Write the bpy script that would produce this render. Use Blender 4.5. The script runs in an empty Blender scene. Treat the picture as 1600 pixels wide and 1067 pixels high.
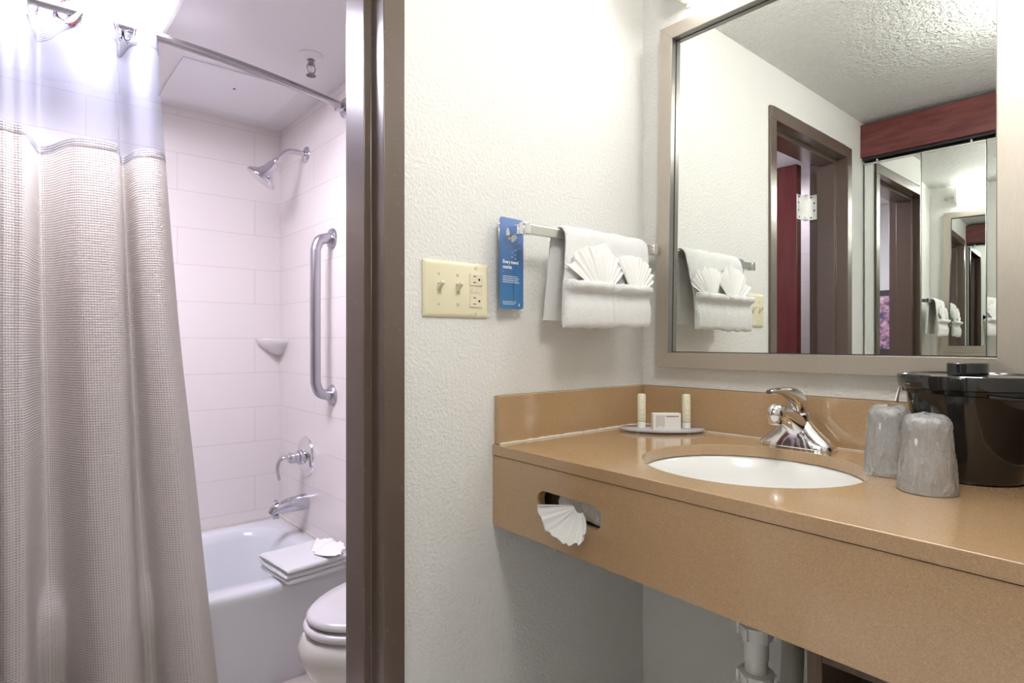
import bpy, bmesh, math, random
from mathutils import Vector, Matrix, noise
from math import sin, cos, pi, radians, sqrt

# ------------------------------------------------------------------ camera, world, exposure, lamps
SC = bpy.context.scene
COL = SC.collection
cam_data = bpy.data.cameras.new('camera')
cam_data.lens = 36.0 * 927.15 / 1600.0
cam_data.sensor_width = 36.0
cam_data.clip_start = 0.02
cam = bpy.data.objects.new('camera', cam_data)
COL.objects.link(cam)
cam.location = (1.0, -1.335, 1.12)
cam.rotation_euler = (radians(90), 0, radians(49.277))
SC.camera = cam

world = bpy.data.worlds.new('world')
SC.world = world
world.use_nodes = True
world.node_tree.nodes['Background'].inputs[0].default_value = (1, 1, 1, 1)
world.node_tree.nodes['Background'].inputs[1].default_value = 0.0

SC.view_settings.view_transform = 'Standard'
SC.view_settings.look = 'None'
SC.view_settings.gamma = 1.0
SC.view_settings.use_curve_mapping = False
SC.view_settings.exposure = 1.1

VANITY_LIGHT = 5.8      # emission of the lens over the mirror
BATH_LIGHT = 37.5        # emission of the ceiling lamp in the bathroom
FILL_LIGHT = 15.0        # emission of the added, out-of-view fill dome
VANITY_COL = (1.0, 0.985, 0.95)
BATH_COL = (0.88, 0.84, 1.0)
FILL_COL = (1.0, 0.975, 0.93)

# ------------------------------------------------------------------ material helpers
def new_mat(name):
    m = bpy.data.materials.new(name)
    m.use_nodes = True
    nt = m.node_tree
    b = nt.nodes['Principled BSDF']
    return m, nt, b

def N(nt, typ, **kw):
    n = nt.nodes.new(typ)
    for k, v in kw.items():
        if k in n.inputs.keys() if hasattr(n.inputs, 'keys') else False:
            n.inputs[k].default_value = v
        else:
            setattr(n, k, v)
    return n

def L(nt, a, b): nt.links.new(a, b)

def texco(nt, scale=(1, 1, 1), coord='Object', loc=(0, 0, 0)):
    t = nt.nodes.new('ShaderNodeTexCoord')
    mp = nt.nodes.new('ShaderNodeMapping')
    mp.inputs['Scale'].default_value = scale
    mp.inputs['Location'].default_value = loc
    L(nt, t.outputs[coord], mp.inputs['Vector'])
    return mp.outputs['Vector']

def bump(nt, b, height, strength=0.3, dist=0.002, prev=None):
    bp = nt.nodes.new('ShaderNodeBump')
    bp.inputs['Strength'].default_value = strength
    bp.inputs['Distance'].default_value = dist
    L(nt, height, bp.inputs['Height'])
    if prev: L(nt, prev, bp.inputs['Normal'])
    if b: L(nt, bp.outputs['Normal'], b.inputs['Normal'])
    return bp.outputs['Normal']

def noise_tex(nt, vec, scale, detail=2, rough=0.5):
    n = nt.nodes.new('ShaderNodeTexNoise')
    n.inputs['Scale'].default_value = scale
    n.inputs['Detail'].default_value = detail
    n.inputs['Roughness'].default_value = rough
    L(nt, vec, n.inputs['Vector'])
    return n.outputs[0]

def ramp(nt, fac, stops):
    r = nt.nodes.new('ShaderNodeValToRGB')
    el = r.color_ramp.elements
    while len(el) < len(stops): el.new(0.5)
    for e, (p, c) in zip(el, stops):
        e.position = p
        e.color = (*c, 1) if len(c) == 3 else c
    L(nt, fac, r.inputs[0])
    return r.outputs[0]

def plain(name, col, rough=0.5, metal=0.0, coat=0.0, nscale=0, nstr=0.0, ndist=0.001, var=0.0, spec=0.5):
    m, nt, b = new_mat(name)
    b.inputs['Base Color'].default_value = (*col, 1)
    b.inputs['Roughness'].default_value = rough
    b.inputs['Metallic'].default_value = metal
    b.inputs['Coat Weight'].default_value = coat
    b.inputs['Coat Roughness'].default_value = 0.05
    b.inputs['Specular IOR Level'].default_value = spec
    v = texco(nt)
    if nscale: bump(nt, b, noise_tex(nt, v, nscale, 3), nstr, ndist)
    if var:
        f = noise_tex(nt, v, 9, 3)
        L(nt, ramp(nt, f, [(0.3, tuple(c * (1 - var) for c in col)), (0.7, tuple(min(1, c * (1 + var)) for c in col))]), b.inputs['Base Color'])
    return m

def emis(name, col, strength):
    m, nt, b = new_mat(name)
    b.inputs['Base Color'].default_value = (0.9, 0.9, 0.9, 1)
    b.inputs['Roughness'].default_value = 0.4
    b.inputs['Emission Color'].default_value = (*col, 1)
    b.inputs['Emission Strength'].default_value = strength
    return m

# textured wall paint (knock-down plaster)
def wall_mat(name, col, scale=75, strength=0.55, dist=0.0035, stretch=(1, 1, 1)):
    m, nt, b = new_mat(name)
    b.inputs['Base Color'].default_value = (*col, 1)
    b.inputs['Roughness'].default_value = 0.6
    v = texco(nt, stretch)
    n1 = noise_tex(nt, v, scale, 3, 0.55)
    h = ramp(nt, n1, [(0.38, (0, 0, 0)), (0.66, (1, 1, 1))])
    bn = bump(nt, None, h, strength, dist)
    n2 = noise_tex(nt, v, scale * 3.2, 2, 0.6)
    bump(nt, b, n2, 0.25, 0.001, bn)
    return m

M = {}
M['wall'] = wall_mat('plaster_wall', (0.79, 0.785, 0.76), 140, 0.42, 0.0028)
M['ceiling'] = wall_mat('stipple_ceiling', (0.82, 0.825, 0.79), 80, 1.0, 0.007, (1, 1, 1))
M['bath_ceiling'] = wall_mat('bath_ceiling_paint', (0.80, 0.78, 0.78), 160, 0.15, 0.001)
M['floor'] = plain('floor_vinyl', (0.74, 0.71, 0.66), 0.5, var=0.06)
M['chrome'] = plain('chrome', (0.86, 0.86, 0.88), 0.06, 1.0)
M['bath_chrome'] = plain('bath_chrome', (0.62, 0.61, 0.66), 0.12, 1.0)
M['dark_chrome'] = plain('rod_steel', (0.42, 0.41, 0.42), 0.22, 1.0)
M['steel'] = plain('satin_steel', (0.50, 0.49, 0.53), 0.32, 1.0, nscale=400, nstr=0.05)
M['nickel'] = plain('nickel', (0.72, 0.70, 0.66), 0.2, 1.0)
M['hinge'] = plain('zinc', (0.80, 0.80, 0.78), 0.35, 0.7, var=0.08)
M['screw'] = plain('screw_head', (0.10, 0.10, 0.10), 0.4, 1.0)
M['porcelain'] = plain('porcelain', (0.88, 0.88, 0.87), 0.08, coat=0.5)
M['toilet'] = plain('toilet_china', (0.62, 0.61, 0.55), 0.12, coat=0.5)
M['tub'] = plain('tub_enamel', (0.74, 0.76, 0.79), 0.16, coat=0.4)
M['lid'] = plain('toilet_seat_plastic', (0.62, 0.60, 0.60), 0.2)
M['ivory'] = plain('ivory_plastic', (0.80, 0.75, 0.54), 0.35)
M['toggle'] = plain('pale_ivory_plastic', (0.84, 0.78, 0.62), 0.35)
M['outlet'] = plain('almond_plastic', (0.80, 0.72, 0.56), 0.35)
M['black'] = plain('slot_black', (0.01, 0.01, 0.01), 0.5)
M['bucket'] = plain('black_gloss_plastic', (0.012, 0.011, 0.010), 0.10, coat=0.3)
M['bucket_lid'] = plain('black_lid_plastic', (0.016, 0.017, 0.017), 0.07, coat=0.5)
M['pvc'] = plain('white_pvc', (0.80, 0.80, 0.77), 0.35)
M['pvc_grey'] = plain('grey_pvc', (0.55, 0.55, 0.50), 0.4)
M['caulk'] = plain('caulk', (0.72, 0.68, 0.60), 0.6, nscale=90, nstr=0.6, ndist=0.002)
M['slot_shadow'] = plain('toggle_recess', (0.45, 0.38, 0.24), 0.6)
M['paper'] = plain('tissue_paper', (0.86, 0.86, 0.84), 0.85, nscale=250, nstr=0.15)
M['soap_label'] = plain('soap_box_card', (0.86, 0.84, 0.83), 0.5)
M['ink'] = plain('ink', (0.22, 0.21, 0.22), 0.6)
M['ink_blue'] = plain('ink_slate', (0.16, 0.20, 0.22), 0.6)
M['cream'] = plain('cream_tube', (0.86, 0.84, 0.66), 0.35)
M['cap'] = plain('white_cap', (0.88, 0.88, 0.84), 0.3)
M['tag_white'] = plain('white_print', (0.85, 0.87, 0.90), 0.5)
M['access'] = plain('access_panel_paint', (0.82, 0.81, 0.83), 0.45)
M['sprink_white'] = plain('sprinkler_cup', (0.84, 0.82, 0.82), 0.4)
M['dish'] = plain('soap_dish_ceramic', (0.84, 0.80, 0.79), 0.15, coat=0.4)
M['rubber'] = plain('dark_rubber', (0.04, 0.035, 0.03), 0.6)
M['red'] = plain('red_dot', (0.55, 0.03, 0.04), 0.4)
M['lens'] = emis('light_lens', VANITY_COL, VANITY_LIGHT)
M['bath_lens'] = emis('bath_light_lens', BATH_COL, BATH_LIGHT)
M['fill_lens'] = emis('added_fill_lens', FILL_COL, FILL_LIGHT)
M['fixture'] = plain('white_enamel', (0.82, 0.81, 0.77), 0.35)
M['near_black'] = plain('dark_gap', (0.03, 0.03, 0.035), 0.6)  # near-black for the screw slots and the closet track

# mirror glass
m, nt, b = new_mat('mirror_glass')
b.inputs['Base Color'].default_value = (0.90, 0.925, 0.90, 1)
b.inputs['Metallic'].default_value = 1.0
b.inputs['Roughness'].default_value = 0.0
M['mirror'] = m

# brown hollow-metal door frame paint
m, nt, b = new_mat('brown_frame_paint')
b.inputs['Base Color'].default_value = (0.125, 0.090, 0.070, 1)
b.inputs['Roughness'].default_value = 0.27
b.inputs['Specular IOR Level'].default_value = 0.7
b.inputs['Coat Weight'].default_value = 0.25
b.inputs['Coat Roughness'].default_value = 0.25
v = texco(nt)
sp = ramp(nt, noise_tex(nt, v, 130, 1), [(0.73, (0, 0, 0)), (0.76, (1, 1, 1))])
mx = N(nt, 'ShaderNodeMix', data_type='RGBA')
L(nt, sp, mx.inputs[0])
mx.inputs[6].default_value = (0.125, 0.090, 0.070, 1)
mx.inputs[7].default_value = (0.19, 0.15, 0.125, 1)
L(nt, mx.outputs[2], b.inputs['Base Color'])
bump(nt, b, noise_tex(nt, v, 500, 2), 0.06, 0.0005)
M['frame_paint'] = m

# champagne brushed metal of the mirror frame
def brushed(name, stretch, col=(0.52, 0.47, 0.41), rough=0.42):
    m, nt, b = new_mat(name)
    b.inputs['Metallic'].default_value = 0.55
    b.inputs['Roughness'].default_value = rough
    v = texco(nt, stretch)
    n = noise_tex(nt, v, 260, 2)
    L(nt, ramp(nt, n, [(0.35, tuple(c * 0.975 for c in col)), (0.65, tuple(min(1, c * 1.02) for c in col))]), b.inputs['Base Color'])
    bump(nt, b, n, 0.05, 0.0005)
    return m
M['champagne'] = brushed('champagne_metal', (1.0, 1.0, 0.25))
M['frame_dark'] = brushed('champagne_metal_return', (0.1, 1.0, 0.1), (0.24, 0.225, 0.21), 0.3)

# tan quartz
def quartz(name, col):
    m, nt, b = new_mat(name)
    v = texco(nt)
    vo = nt.nodes.new('ShaderNodeTexVoronoi')
    vo.inputs['Scale'].default_value = 900
    L(nt, v, vo.inputs['Vector'])
    sep = nt.nodes.new('ShaderNodeSeparateColor')
    L(nt, vo.outputs['Color'], sep.inputs[0])
    base = ramp(nt, sep.outputs[0], [(0.0, tuple(c * 0.80 for c in col)), (0.25, tuple(c * 0.93 for c in col)),
                                     (0.75, col), (1.0, tuple(c * 1.14 for c in col))])
    n2 = ramp(nt, noise_tex(nt, v, 330, 0), [(0.76, (0, 0, 0)), (0.80, (0.5, 0.5, 0.5))])
    mx = N(nt, 'ShaderNodeMix', data_type='RGBA')
    L(nt, n2, mx.inputs[0]); L(nt, base, mx.inputs[6])
    mx.inputs[7].default_value = (0.56, 0.42, 0.27, 1)
    L(nt, mx.outputs[2], b.inputs['Base Color'])
    b.inputs['Roughness'].default_value = 0.13
    b.inputs['Specular IOR Level'].default_value = 0.6
    b.inputs['Coat Weight'].default_value = 0.5
    b.inputs['Coat IOR'].default_value = 1.5
    b.inputs['Coat Roughness'].default_value = 0.06
    return m
M['quartz'] = quartz('tan_quartz', (0.485, 0.323, 0.178))

# bathtub wall tile: long stacked tiles with pale joints and a linen weave
def tile_mat(name, axis):
    m, nt, b = new_mat(name)
    t = nt.nodes.new('ShaderNodeTexCoord')
    s = nt.nodes.new('ShaderNodeSeparateXYZ')
    L(nt, t.outputs['Object'], s.inputs[0])
    cmb = nt.nodes.new('ShaderNodeCombineXYZ')
    ax = nt.nodes.new('ShaderNodeMath'); ax.operation = 'ADD'
    az = nt.nodes.new('ShaderNodeMath'); az.operation = 'ADD'
    L(nt, s.outputs[axis], ax.inputs[0]); ax.inputs[1].default_value = 0.796 + 0.602 * 6 if axis == 1 else 6.13
    L(nt, s.outputs[2], az.inputs[0]); az.inputs[1].default_value = -1.584 + 0.15 * 20
    L(nt, ax.outputs[0], cmb.inputs[0]); L(nt, az.outputs[0], cmb.inputs[1])
    br = nt.nodes.new('ShaderNodeTexBrick')
    br.offset = 0.5
    br.inputs['Scale'].default_value = 1.0
    br.inputs['Brick Width'].default_value = 0.602
    br.inputs['Row Height'].default_value = 0.15
    br.inputs['Mortar Size'].default_value = 0.0011
    br.inputs['Mortar Smooth'].default_value = 0.6
    br.inputs['Color1'].default_value = (0.80, 0.745, 0.715, 1)
    br.inputs['Color2'].default_value = (0.81, 0.755, 0.725, 1)
    br.inputs['Mortar'].default_value = (0.60, 0.54, 0.51, 1)
    L(nt, cmb.outputs[0], br.inputs['Vector'])
    L(nt, br.outputs['Color'], b.inputs['Base Color'])
    b.inputs['Roughness'].default_value = 0.24
    mp = nt.nodes.new('ShaderNodeMapping'); mp.inputs['Scale'].default_value = (0.06, 1, 1)
    L(nt, cmb.outputs[0], mp.inputs['Vector'])
    n1 = noise_tex(nt, mp.outputs[0], 330, 2)
    bn = bump(nt, None, n1, 0.10, 0.0008)
    inv = nt.nodes.new('ShaderNodeMath'); inv.operation = 'SUBTRACT'; inv.inputs[0].default_value = 1
    L(nt, br.outputs['Fac'], inv.inputs[1])
    bump(nt, b, inv.outputs[0], 0.5, 0.0012, bn)
    return m
M['tile_back'] = tile_mat('tile_long_wall', 1)
M['tile_side'] = tile_mat('tile_end_wall', 0)

m, nt, b = new_mat('floor_tile')
br = nt.nodes.new('ShaderNodeTexBrick')
br.offset = 0.0
br.inputs['Scale'].default_value = 1.0
br.inputs['Brick Width'].default_value = 0.305
br.inputs['Row Height'].default_value = 0.305
br.inputs['Mortar Size'].default_value = 0.004
br.inputs['Color1'].default_value = (0.62, 0.56, 0.52, 1)
br.inputs['Color2'].default_value = (0.66, 0.60, 0.55, 1)
br.inputs['Mortar'].default_value = (0.40, 0.36, 0.33, 1)
L(nt, texco(nt, loc=(3.02, 3.11, 0)), br.inputs['Vector'])
L(nt, br.outputs['Color'], b.inputs['Base Color'])
b.inputs['Roughness'].default_value = 0.35
M['floor_tile'] = m

# woods
def wood(name, c1, c2, stretch, rough=0.4, scale=14):
    m, nt, b = new_mat(name)
    v = texco(nt, stretch)
    n = noise_tex(nt, v, scale, 5, 0.6)
    L(nt, ramp(nt, n, [(0.3, c1), (0.7, c2)]), b.inputs['Base Color'])
    b.inputs['Roughness'].default_value = rough
    return m
M['header_wood'] = wood('red_stained_wood', (0.095, 0.018, 0.018), (0.19, 0.050, 0.045), (0.5, 1, 3.2), 0.35)
M['door_red'] = wood('red_brown_door', (0.085, 0.014, 0.014), (0.105, 0.020, 0.019), (3, 3, 0.3), 0.22)
M['cab_wood'] = wood('walnut_cabinet', (0.10, 0.062, 0.038), (0.17, 0.11, 0.07), (4, 4, 0.4), 0.4)

# terry towelling
def terry(name, col=(0.93, 0.93, 0.93), scale=300, st=1.0):
    m, nt, b = new_mat(name)
    b.inputs['Base Color'].default_value = (*col, 1)
    b.inputs['Roughness'].default_value = 0.95
    b.inputs['Sheen Weight'].default_value = 0.25
    v = texco(nt)
    n = noise_tex(nt, v, scale, 3, 0.7)
    bn = bump(nt, None, n, st, 0.0042)
    bump(nt, b, noise_tex(nt, v, 45, 2), 0.25, 0.004, bn)
    return m
M['terry'] = terry('white_terry')
M['terry_flat'] = terry('white_towel_border', (0.89, 0.89, 0.88), 700, 0.15)
M['terry_fan'] = terry('white_towel_pleats', (0.93, 0.92, 0.91), 500, 0.25)

# shower curtain waffle cloth (UV in metres)
def curtain_mat(name, col, trans, waffle=True, alpha=1.0):
    m, nt, b = new_mat(name)
    nt.nodes.remove(b)
    out = nt.nodes['Material Output']
    d = nt.nodes.new('ShaderNodeBsdfDiffuse')
    tr = nt.nodes.new('ShaderNodeBsdfTranslucent')
    mx = nt.nodes.new('ShaderNodeMixShader')
    mx.inputs[0].default_value = trans
    L(nt, d.outputs[0], mx.inputs[1]); L(nt, tr.outputs[0], mx.inputs[2])
    uv = nt.nodes.new('ShaderNodeUVMap')
    s = nt.nodes.new('ShaderNodeSeparateXYZ'); L(nt, uv.outputs[0], s.inputs[0])
    outs = []
    for k, per in ((0, 0.0065), (1, 0.0065)):
        a = nt.nodes.new('ShaderNodeMath'); a.operation = 'MULTIPLY'; a.inputs[1].default_value = 2 * pi / per
        L(nt, s.outputs[k], a.inputs[0])
        c = nt.nodes.new('ShaderNodeMath'); c.operation = 'SINE'; L(nt, a.outputs[0], c.inputs[0])
        outs.append(c.outputs[0])
    mul = nt.nodes.new('ShaderNodeMath'); mul.operation = 'MAXIMUM'
    L(nt, outs[0], mul.inputs[0]); L(nt, outs[1], mul.inputs[1])
    if waffle:
        L(nt, ramp(nt, mul.outputs[0], [(0.0, tuple(c * 0.80 for c in col)), (0.9, col)]), d.inputs[0])
        nrm = bump(nt, None, mul.outputs[0], 0.55, 0.0012)
        L(nt, nrm, d.inputs['Normal'])
    else:
        d.inputs[0].default_value = (*col, 1)
    tr.inputs[0].default_value = (*col, 1)
    last = mx.outputs[0]
    if alpha < 1:
        tp = nt.nodes.new('ShaderNodeBsdfTransparent')
        tp.inputs[0].default_value = (0.95, 0.96, 1.0, 1)
        m2 = nt.nodes.new('ShaderNodeMixShader'); m2.inputs[0].default_value = alpha
        L(nt, tp.outputs[0], m2.inputs[1]); L(nt, last, m2.inputs[2])
        last = m2.outputs[0]
    L(nt, last, out.inputs[0])
    return m
M['curtain'] = curtain_mat('curtain_waffle', (0.66, 0.625, 0.565), 0.22)
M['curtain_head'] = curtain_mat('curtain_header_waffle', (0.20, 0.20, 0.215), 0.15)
M['hem'] = curtain_mat('curtain_hem', (0.45, 0.44, 0.44), 0.2)
M['sheer'] = curtain_mat('curtain_sheer', (0.30, 0.32, 0.37), 0.25, False, 0.45)

# clear / frosted plastics
def film(name, col, alpha, rough=0.15, bscale=60, bstr=0.8, white=0.5):
    m, nt, b = new_mat(name)
    nt.nodes.remove(b)
    out = nt.nodes['Material Output']
    g = nt.nodes.new('ShaderNodeBsdfGlossy'); g.inputs['Roughness'].default_value = rough
    d = nt.nodes.new('ShaderNodeBsdfDiffuse'); d.inputs[0].default_value = (*col, 1)
    tl = nt.nodes.new('ShaderNodeBsdfTranslucent'); tl.inputs[0].default_value = (*col, 1)
    mt = nt.nodes.new('ShaderNodeMixShader'); mt.inputs[0].default_value = 0.15
    L(nt, d.outputs[0], mt.inputs[1]); L(nt, tl.outputs[0], mt.inputs[2])
    tp = nt.nodes.new('ShaderNodeBsdfTransparent'); tp.inputs[0].default_value = (1, 1, 1, 1)
    fr = nt.nodes.new('ShaderNodeFresnel'); fr.inputs[0].default_value = 1.5
    m1 = nt.nodes.new('ShaderNodeMixShader'); m1.inputs[0].default_value = alpha
    L(nt, tp.outputs[0], m1.inputs[1]); L(nt, mt.outputs[0], m1.inputs[2])
    m2 = nt.nodes.new('ShaderNodeMixShader')
    L(nt, fr.outputs[0], m2.inputs[0]); L(nt, m1.outputs[0], m2.inputs[1]); L(nt, g.outputs[0], m2.inputs[2])
    v = texco(nt, (1, 1, 0.45))
    nrm = bump(nt, None, noise_tex(nt, v, bscale, 4, 0.6), bstr, 0.009)
    for n in (g, d, tl): L(nt, nrm, n.inputs['Normal'])
    L(nt, nrm, fr.inputs['Normal'])
    L(nt, m2.outputs[0], out.inputs[0])
    return m
M['cup'] = film('frosted_cup', (0.97, 0.97, 0.97), 0.80, 0.25, 20, 0.05)
M['wrapper'] = film('cup_wrapper_film', (1.0, 1.0, 1.0), 0.30, 0.08, 110, 1.0)
M['tray'] = film('clear_acrylic', (0.82, 0.80, 0.88), 0.75, 0.08, 10, 0.0)
M['liner'] = plain('bucket_liner_film', (0.85, 0.85, 0.85), 0.3)

# blue hanger card
m, nt, b = new_mat('blue_card')
v = texco(nt, (1, 1, 1))
s = nt.nodes.new('ShaderNodeSeparateXYZ'); L(nt, v, s.inputs[0])
mr = nt.nodes.new('ShaderNodeMapRange')
mr.inputs['From Min'].default_value = -0.19; mr.inputs['From Max'].default_value = 0.0
L(nt, s.outputs[2], mr.inputs[0])
L(nt, ramp(nt, mr.outputs[0], [(0.0, (0.055, 0.19, 0.40)), (0.45, (0.050, 0.15, 0.36)), (1.0, (0.17, 0.27, 0.55))]), b.inputs['Base Color'])
b.inputs['Roughness'].default_value = 0.35
M['blue'] = m
M['blue_dark'] = plain('dark_blue_print', (0.025, 0.09, 0.24), 0.4)

# flower print
m, nt, b = new_mat('flower_print')
v = texco(nt, (1, 1, 1))
n = noise_tex(nt, v, 22, 4, 0.7)
L(nt, ramp(nt, n, [(0.38, (0.05, 0.06, 0.14)), (0.5, (0.42, 0.22, 0.30)), (0.68, (0.80, 0.62, 0.66))]), b.inputs['Base Color'])
M['flower'] = m

# ------------------------------------------------------------------ mesh helpers
class MB:
    def __init__(s):
        s.v = []; s.f = []; s.m = []; s.mi = 0
    def add(s, vs, fs):
        o = len(s.v)
        s.v += [tuple(p) for p in vs]
        s.f += [tuple(i + o for i in f) for f in fs]
        s.m += [s.mi] * len(fs)
        return o
    def box(s, x0, x1, y0, y1, z0, z1):
        s.add([(x, y, z) for x in (x0, x1) for y in (y0, y1) for z in (z0, z1)],
              [(0, 1, 3, 2), (4, 6, 7, 5), (0, 4, 5, 1), (2, 3, 7, 6), (0, 2, 6, 4), (1, 5, 7, 3)])
    def prism(s, poly, a0, a1, axis='Z'):
        n = len(poly)
        def P(p, a):
            return {'Z': (p[0], p[1], a), 'Y': (p[0], a, p[1]), 'X': (a, p[0], p[1])}[axis]
        vs = [P(p, a0) for p in poly] + [P(p, a1) for p in poly]
        fs = [tuple(range(n)), tuple(range(2 * n - 1, n - 1, -1))]
        fs += [(i, i + n, (i + 1) % n + n, (i + 1) % n) for i in range(n)]
        s.add(vs, fs)
    def loft(s, rings, close=True, caps=True):
        n = len(rings[0]); vs = [p for r in rings for p in r]; fs = []
        for k in range(len(rings) - 1):
            for i in range(n if close else n - 1):
                j = (i + 1) % n
                fs.append((k * n + i, k * n + j, (k + 1) * n + j, (k + 1) * n + i))
        if caps:
            fs.append(tuple(range(n - 1, -1, -1)))
            fs.append(tuple((len(rings) - 1) * n + i for i in range(n)))
        s.add(vs, fs)
    def lathe(s, prof, c=(0, 0, 0), axis=(0, 0, 1), n=40, caps=True):
        ax = Vector(axis).normalized()
        u = ax.orthogonal().normalized(); w = ax.cross(u)
        rings = [[Vector(c) + ax * h + (u * cos(2 * pi * i / n) + w * sin(2 * pi * i / n)) * max(r, 1e-5) for i in range(n)] for r, h in prof]
        s.loft(rings, True, caps)
    def tube(s, pts, r, n=14, r2=None, up=None, caps=True):
        """elliptic tube along pts; r, r2 scalar or per-point radii"""
        pts = [Vector(p) for p in pts]
        rs = r if isinstance(r, (list, tuple)) else [r] * len(pts)
        r2s = rs if r2 is None else (r2 if isinstance(r2, (list, tuple)) else [r2] * len(pts))
        rings = []; prev = None
        for k, p in enumerate(pts):
            t = (pts[min(k + 1, len(pts) - 1)] - pts[max(k - 1, 0)]).normalized()
            if prev is None:
                u = Vector(up) if up else t.orthogonal()
            else:
                u = prev
            u = (u - t * u.dot(t)).normalized(); prev = u
            w = t.cross(u)
            rings.append([p + u * cos(2 * pi * i / n) * rs[k] + w * sin(2 * pi * i / n) * r2s[k] for i in range(n)])
        s.loft(rings, True, caps)
    def obj(s, name, mats, parent=None, bevel=0, smooth=35, segs=2, world=None):
        me = bpy.data.meshes.new(name)
        me.from_pydata(s.v, [], s.f)
        if not isinstance(mats, (list, tuple)): mats = [mats]
        for m in mats: me.materials.append(m)
        for p, i in zip(me.polygons, s.m): p.material_index = i
        bm = bmesh.new(); bm.from_mesh(me)
        bmesh.ops.recalc_face_normals(bm, faces=bm.faces)
        ang = radians(smooth)
        for f in bm.faces: f.smooth = smooth > 0
        for e in bm.edges:
            if len(e.link_faces) == 2 and e.calc_face_angle(0) > ang: e.smooth = False
        bm.to_mesh(me); bm.free()
        o = bpy.data.objects.new(name, me)
        COL.objects.link(o)
        if parent: o.parent = parent
        if bevel:
            bv = o.modifiers.new('bevel', 'BEVEL'); bv.width = bevel; bv.segments = segs
            bv.limit_method = 'ANGLE'; bv.angle_limit = radians(40)
            bv.harden_normals = False
        return o

def spline(pts, n):
    """Catmull-Rom through pts"""
    P = [Vector(p) for p in pts]; out = []
    for i in range(len(P) - 1):
        p0 = P[max(i - 1, 0)]; p1 = P[i]; p2 = P[i + 1]; p3 = P[min(i + 2, len(P) - 1)]
        for k in range(n):
            t = k / n
            out.append(0.5 * ((2 * p1) + (p2 - p0) * t + (2 * p0 - 5 * p1 + 4 * p2 - p3) * t * t + (3 * p1 - p0 - 3 * p2 + p3) * t ** 3))
    out.append(P[-1])
    return out

def thing(name, label, cat, loc=(0, 0, 0), rotz=0, group=None):
    o = bpy.data.objects.new(name, None); COL.objects.link(o)
    o.location = loc; o.rotation_euler = (0, 0, rotz)
    o.empty_display_size = 0.05
    o['label'] = label; o['category'] = cat
    if group: o['group'] = group
    return o

def tag(o, label, cat, group=None):
    o['label'] = label; o['category'] = cat
    if group: o['group'] = group
    return o

def struct(o, label=None, cat=None):
    o['kind'] = 'structure'
    if label: o['label'] = label
    if cat: o['category'] = cat
    return o

def box_obj(name, b, mat, parent=None, bevel=0):
    mb = MB(); mb.box(*b)
    return mb.obj(name, mat, parent, bevel)

def rrect(cx, cy, hx, hy, r, n=8):
    pts = []
    for qx, qy, a0 in ((1, 1, 0), (-1, 1, 90), (-1, -1, 180), (1, -1, 270)):
        for k in range(n + 1):
            a = radians(a0 + 90 * k / n)
            pts.append((cx + qx * (hx - r) + r * cos(a), cy + qy * (hy - r) + r * sin(a)))
    return pts

# ------------------------------------------------------------------ dimensions
ZC = 2.106       # ceiling
ZB = 2.064       # bathroom ceiling
YK = -1.62       # closet plane
XR = 2.6
YL = -1.91       # left bathroom wall
XT = -1.70       # tub long wall
YS = -0.387      # plumbing wall

# ------------------------------------------------------------------ structure
mb = MB()
mb.box(-0.135, 0, -0.79, 0.0, 0, ZC)
mb.box(-0.135, 0, -1.62, -1.46, 0, ZC)
mb.box(-0.135, 0, -1.46, -0.79, 1.966, ZC)
struct(mb.obj('wall_left', M['wall'], smooth=0), 'white textured plaster wall between vanity and bathroom', 'wall')
struct(box_obj('wall_back', (0.0, XR, 0.0, 0.12, 0, ZC), M['wall']), 'white textured plaster wall behind the vanity mirror', 'wall')
struct(box_obj('wall_right', (XR, XR + 0.1, -1.80, 0.0, 0, ZC), M['wall']), 'plain far wall on the right of the dressing area', 'wall')
struct(box_obj('wall_nook', (0.907, 1.01, -0.50, 0.0, 0, ZC), M['wall']), 'short wing wall closing the right end of the vanity', 'wall')
mb = MB(); mb.box(0.0, XR, -2.3, -2.2, 0, ZC); mb.box(0.95, XR, YK - 0.02, YK + 0.08, 0, ZC)
mb.box(-0.12, 0.0, -2.3, -1.62, 0, ZC)
struct(mb.obj('wall_front', M['wall'], smooth=0), 'plain white wall around the closet opposite the vanity', 'wall')
struct(box_obj('ceiling', (-0.135, XR, -2.3, 0.12, ZC, ZC + 0.1), M['ceiling']), 'stippled pale grey ceiling over the vanity area', 'ceiling')
struct(box_obj('floor', (-0.135, XR, -2.3, 0.12, -0.1, 0), M['floor']), 'brown floor of the dressing area', 'floor')
struct(box_obj('floor_bath', (XT - 0.1, -0.135, YL - 0.1, 0.12, -0.1, 0), M['floor_tile']), 'pale square tile floor of the bathroom', 'floor')
struct(box_obj('ceiling_bath', (XT - 0.1, -0.135, YL - 0.1, 0.12, ZB, ZB + 0.1), M['bath_ceiling']), 'smooth white ceiling of the bathroom', 'ceiling')
struct(box_obj('wall_bath_long', (XT - 0.1, XT, YL, YS, 0, ZB), M['tile_back']), 'long pinkish beige tiled wall behind the bathtub', 'wall')
struct(box_obj('wall_bath_plumbing', (XT - 0.1, -0.945, YS, 0.0, 0, ZB), M['tile_side']), 'pinkish beige tiled end wall with shower head', 'wall')
struct(box_obj('wall_bath_left', (XT - 0.1, -0.135, YL - 0.1, YL, 0, ZB), M['tile_side']), 'tiled end wall of the bathroom behind the curtain', 'wall')
struct(box_obj('wall_bath_right', (XT - 0.1, -0.135, 0.0, 0.12, 0, ZB), M['wall']), 'plain wall behind the toilet', 'wall')

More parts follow.
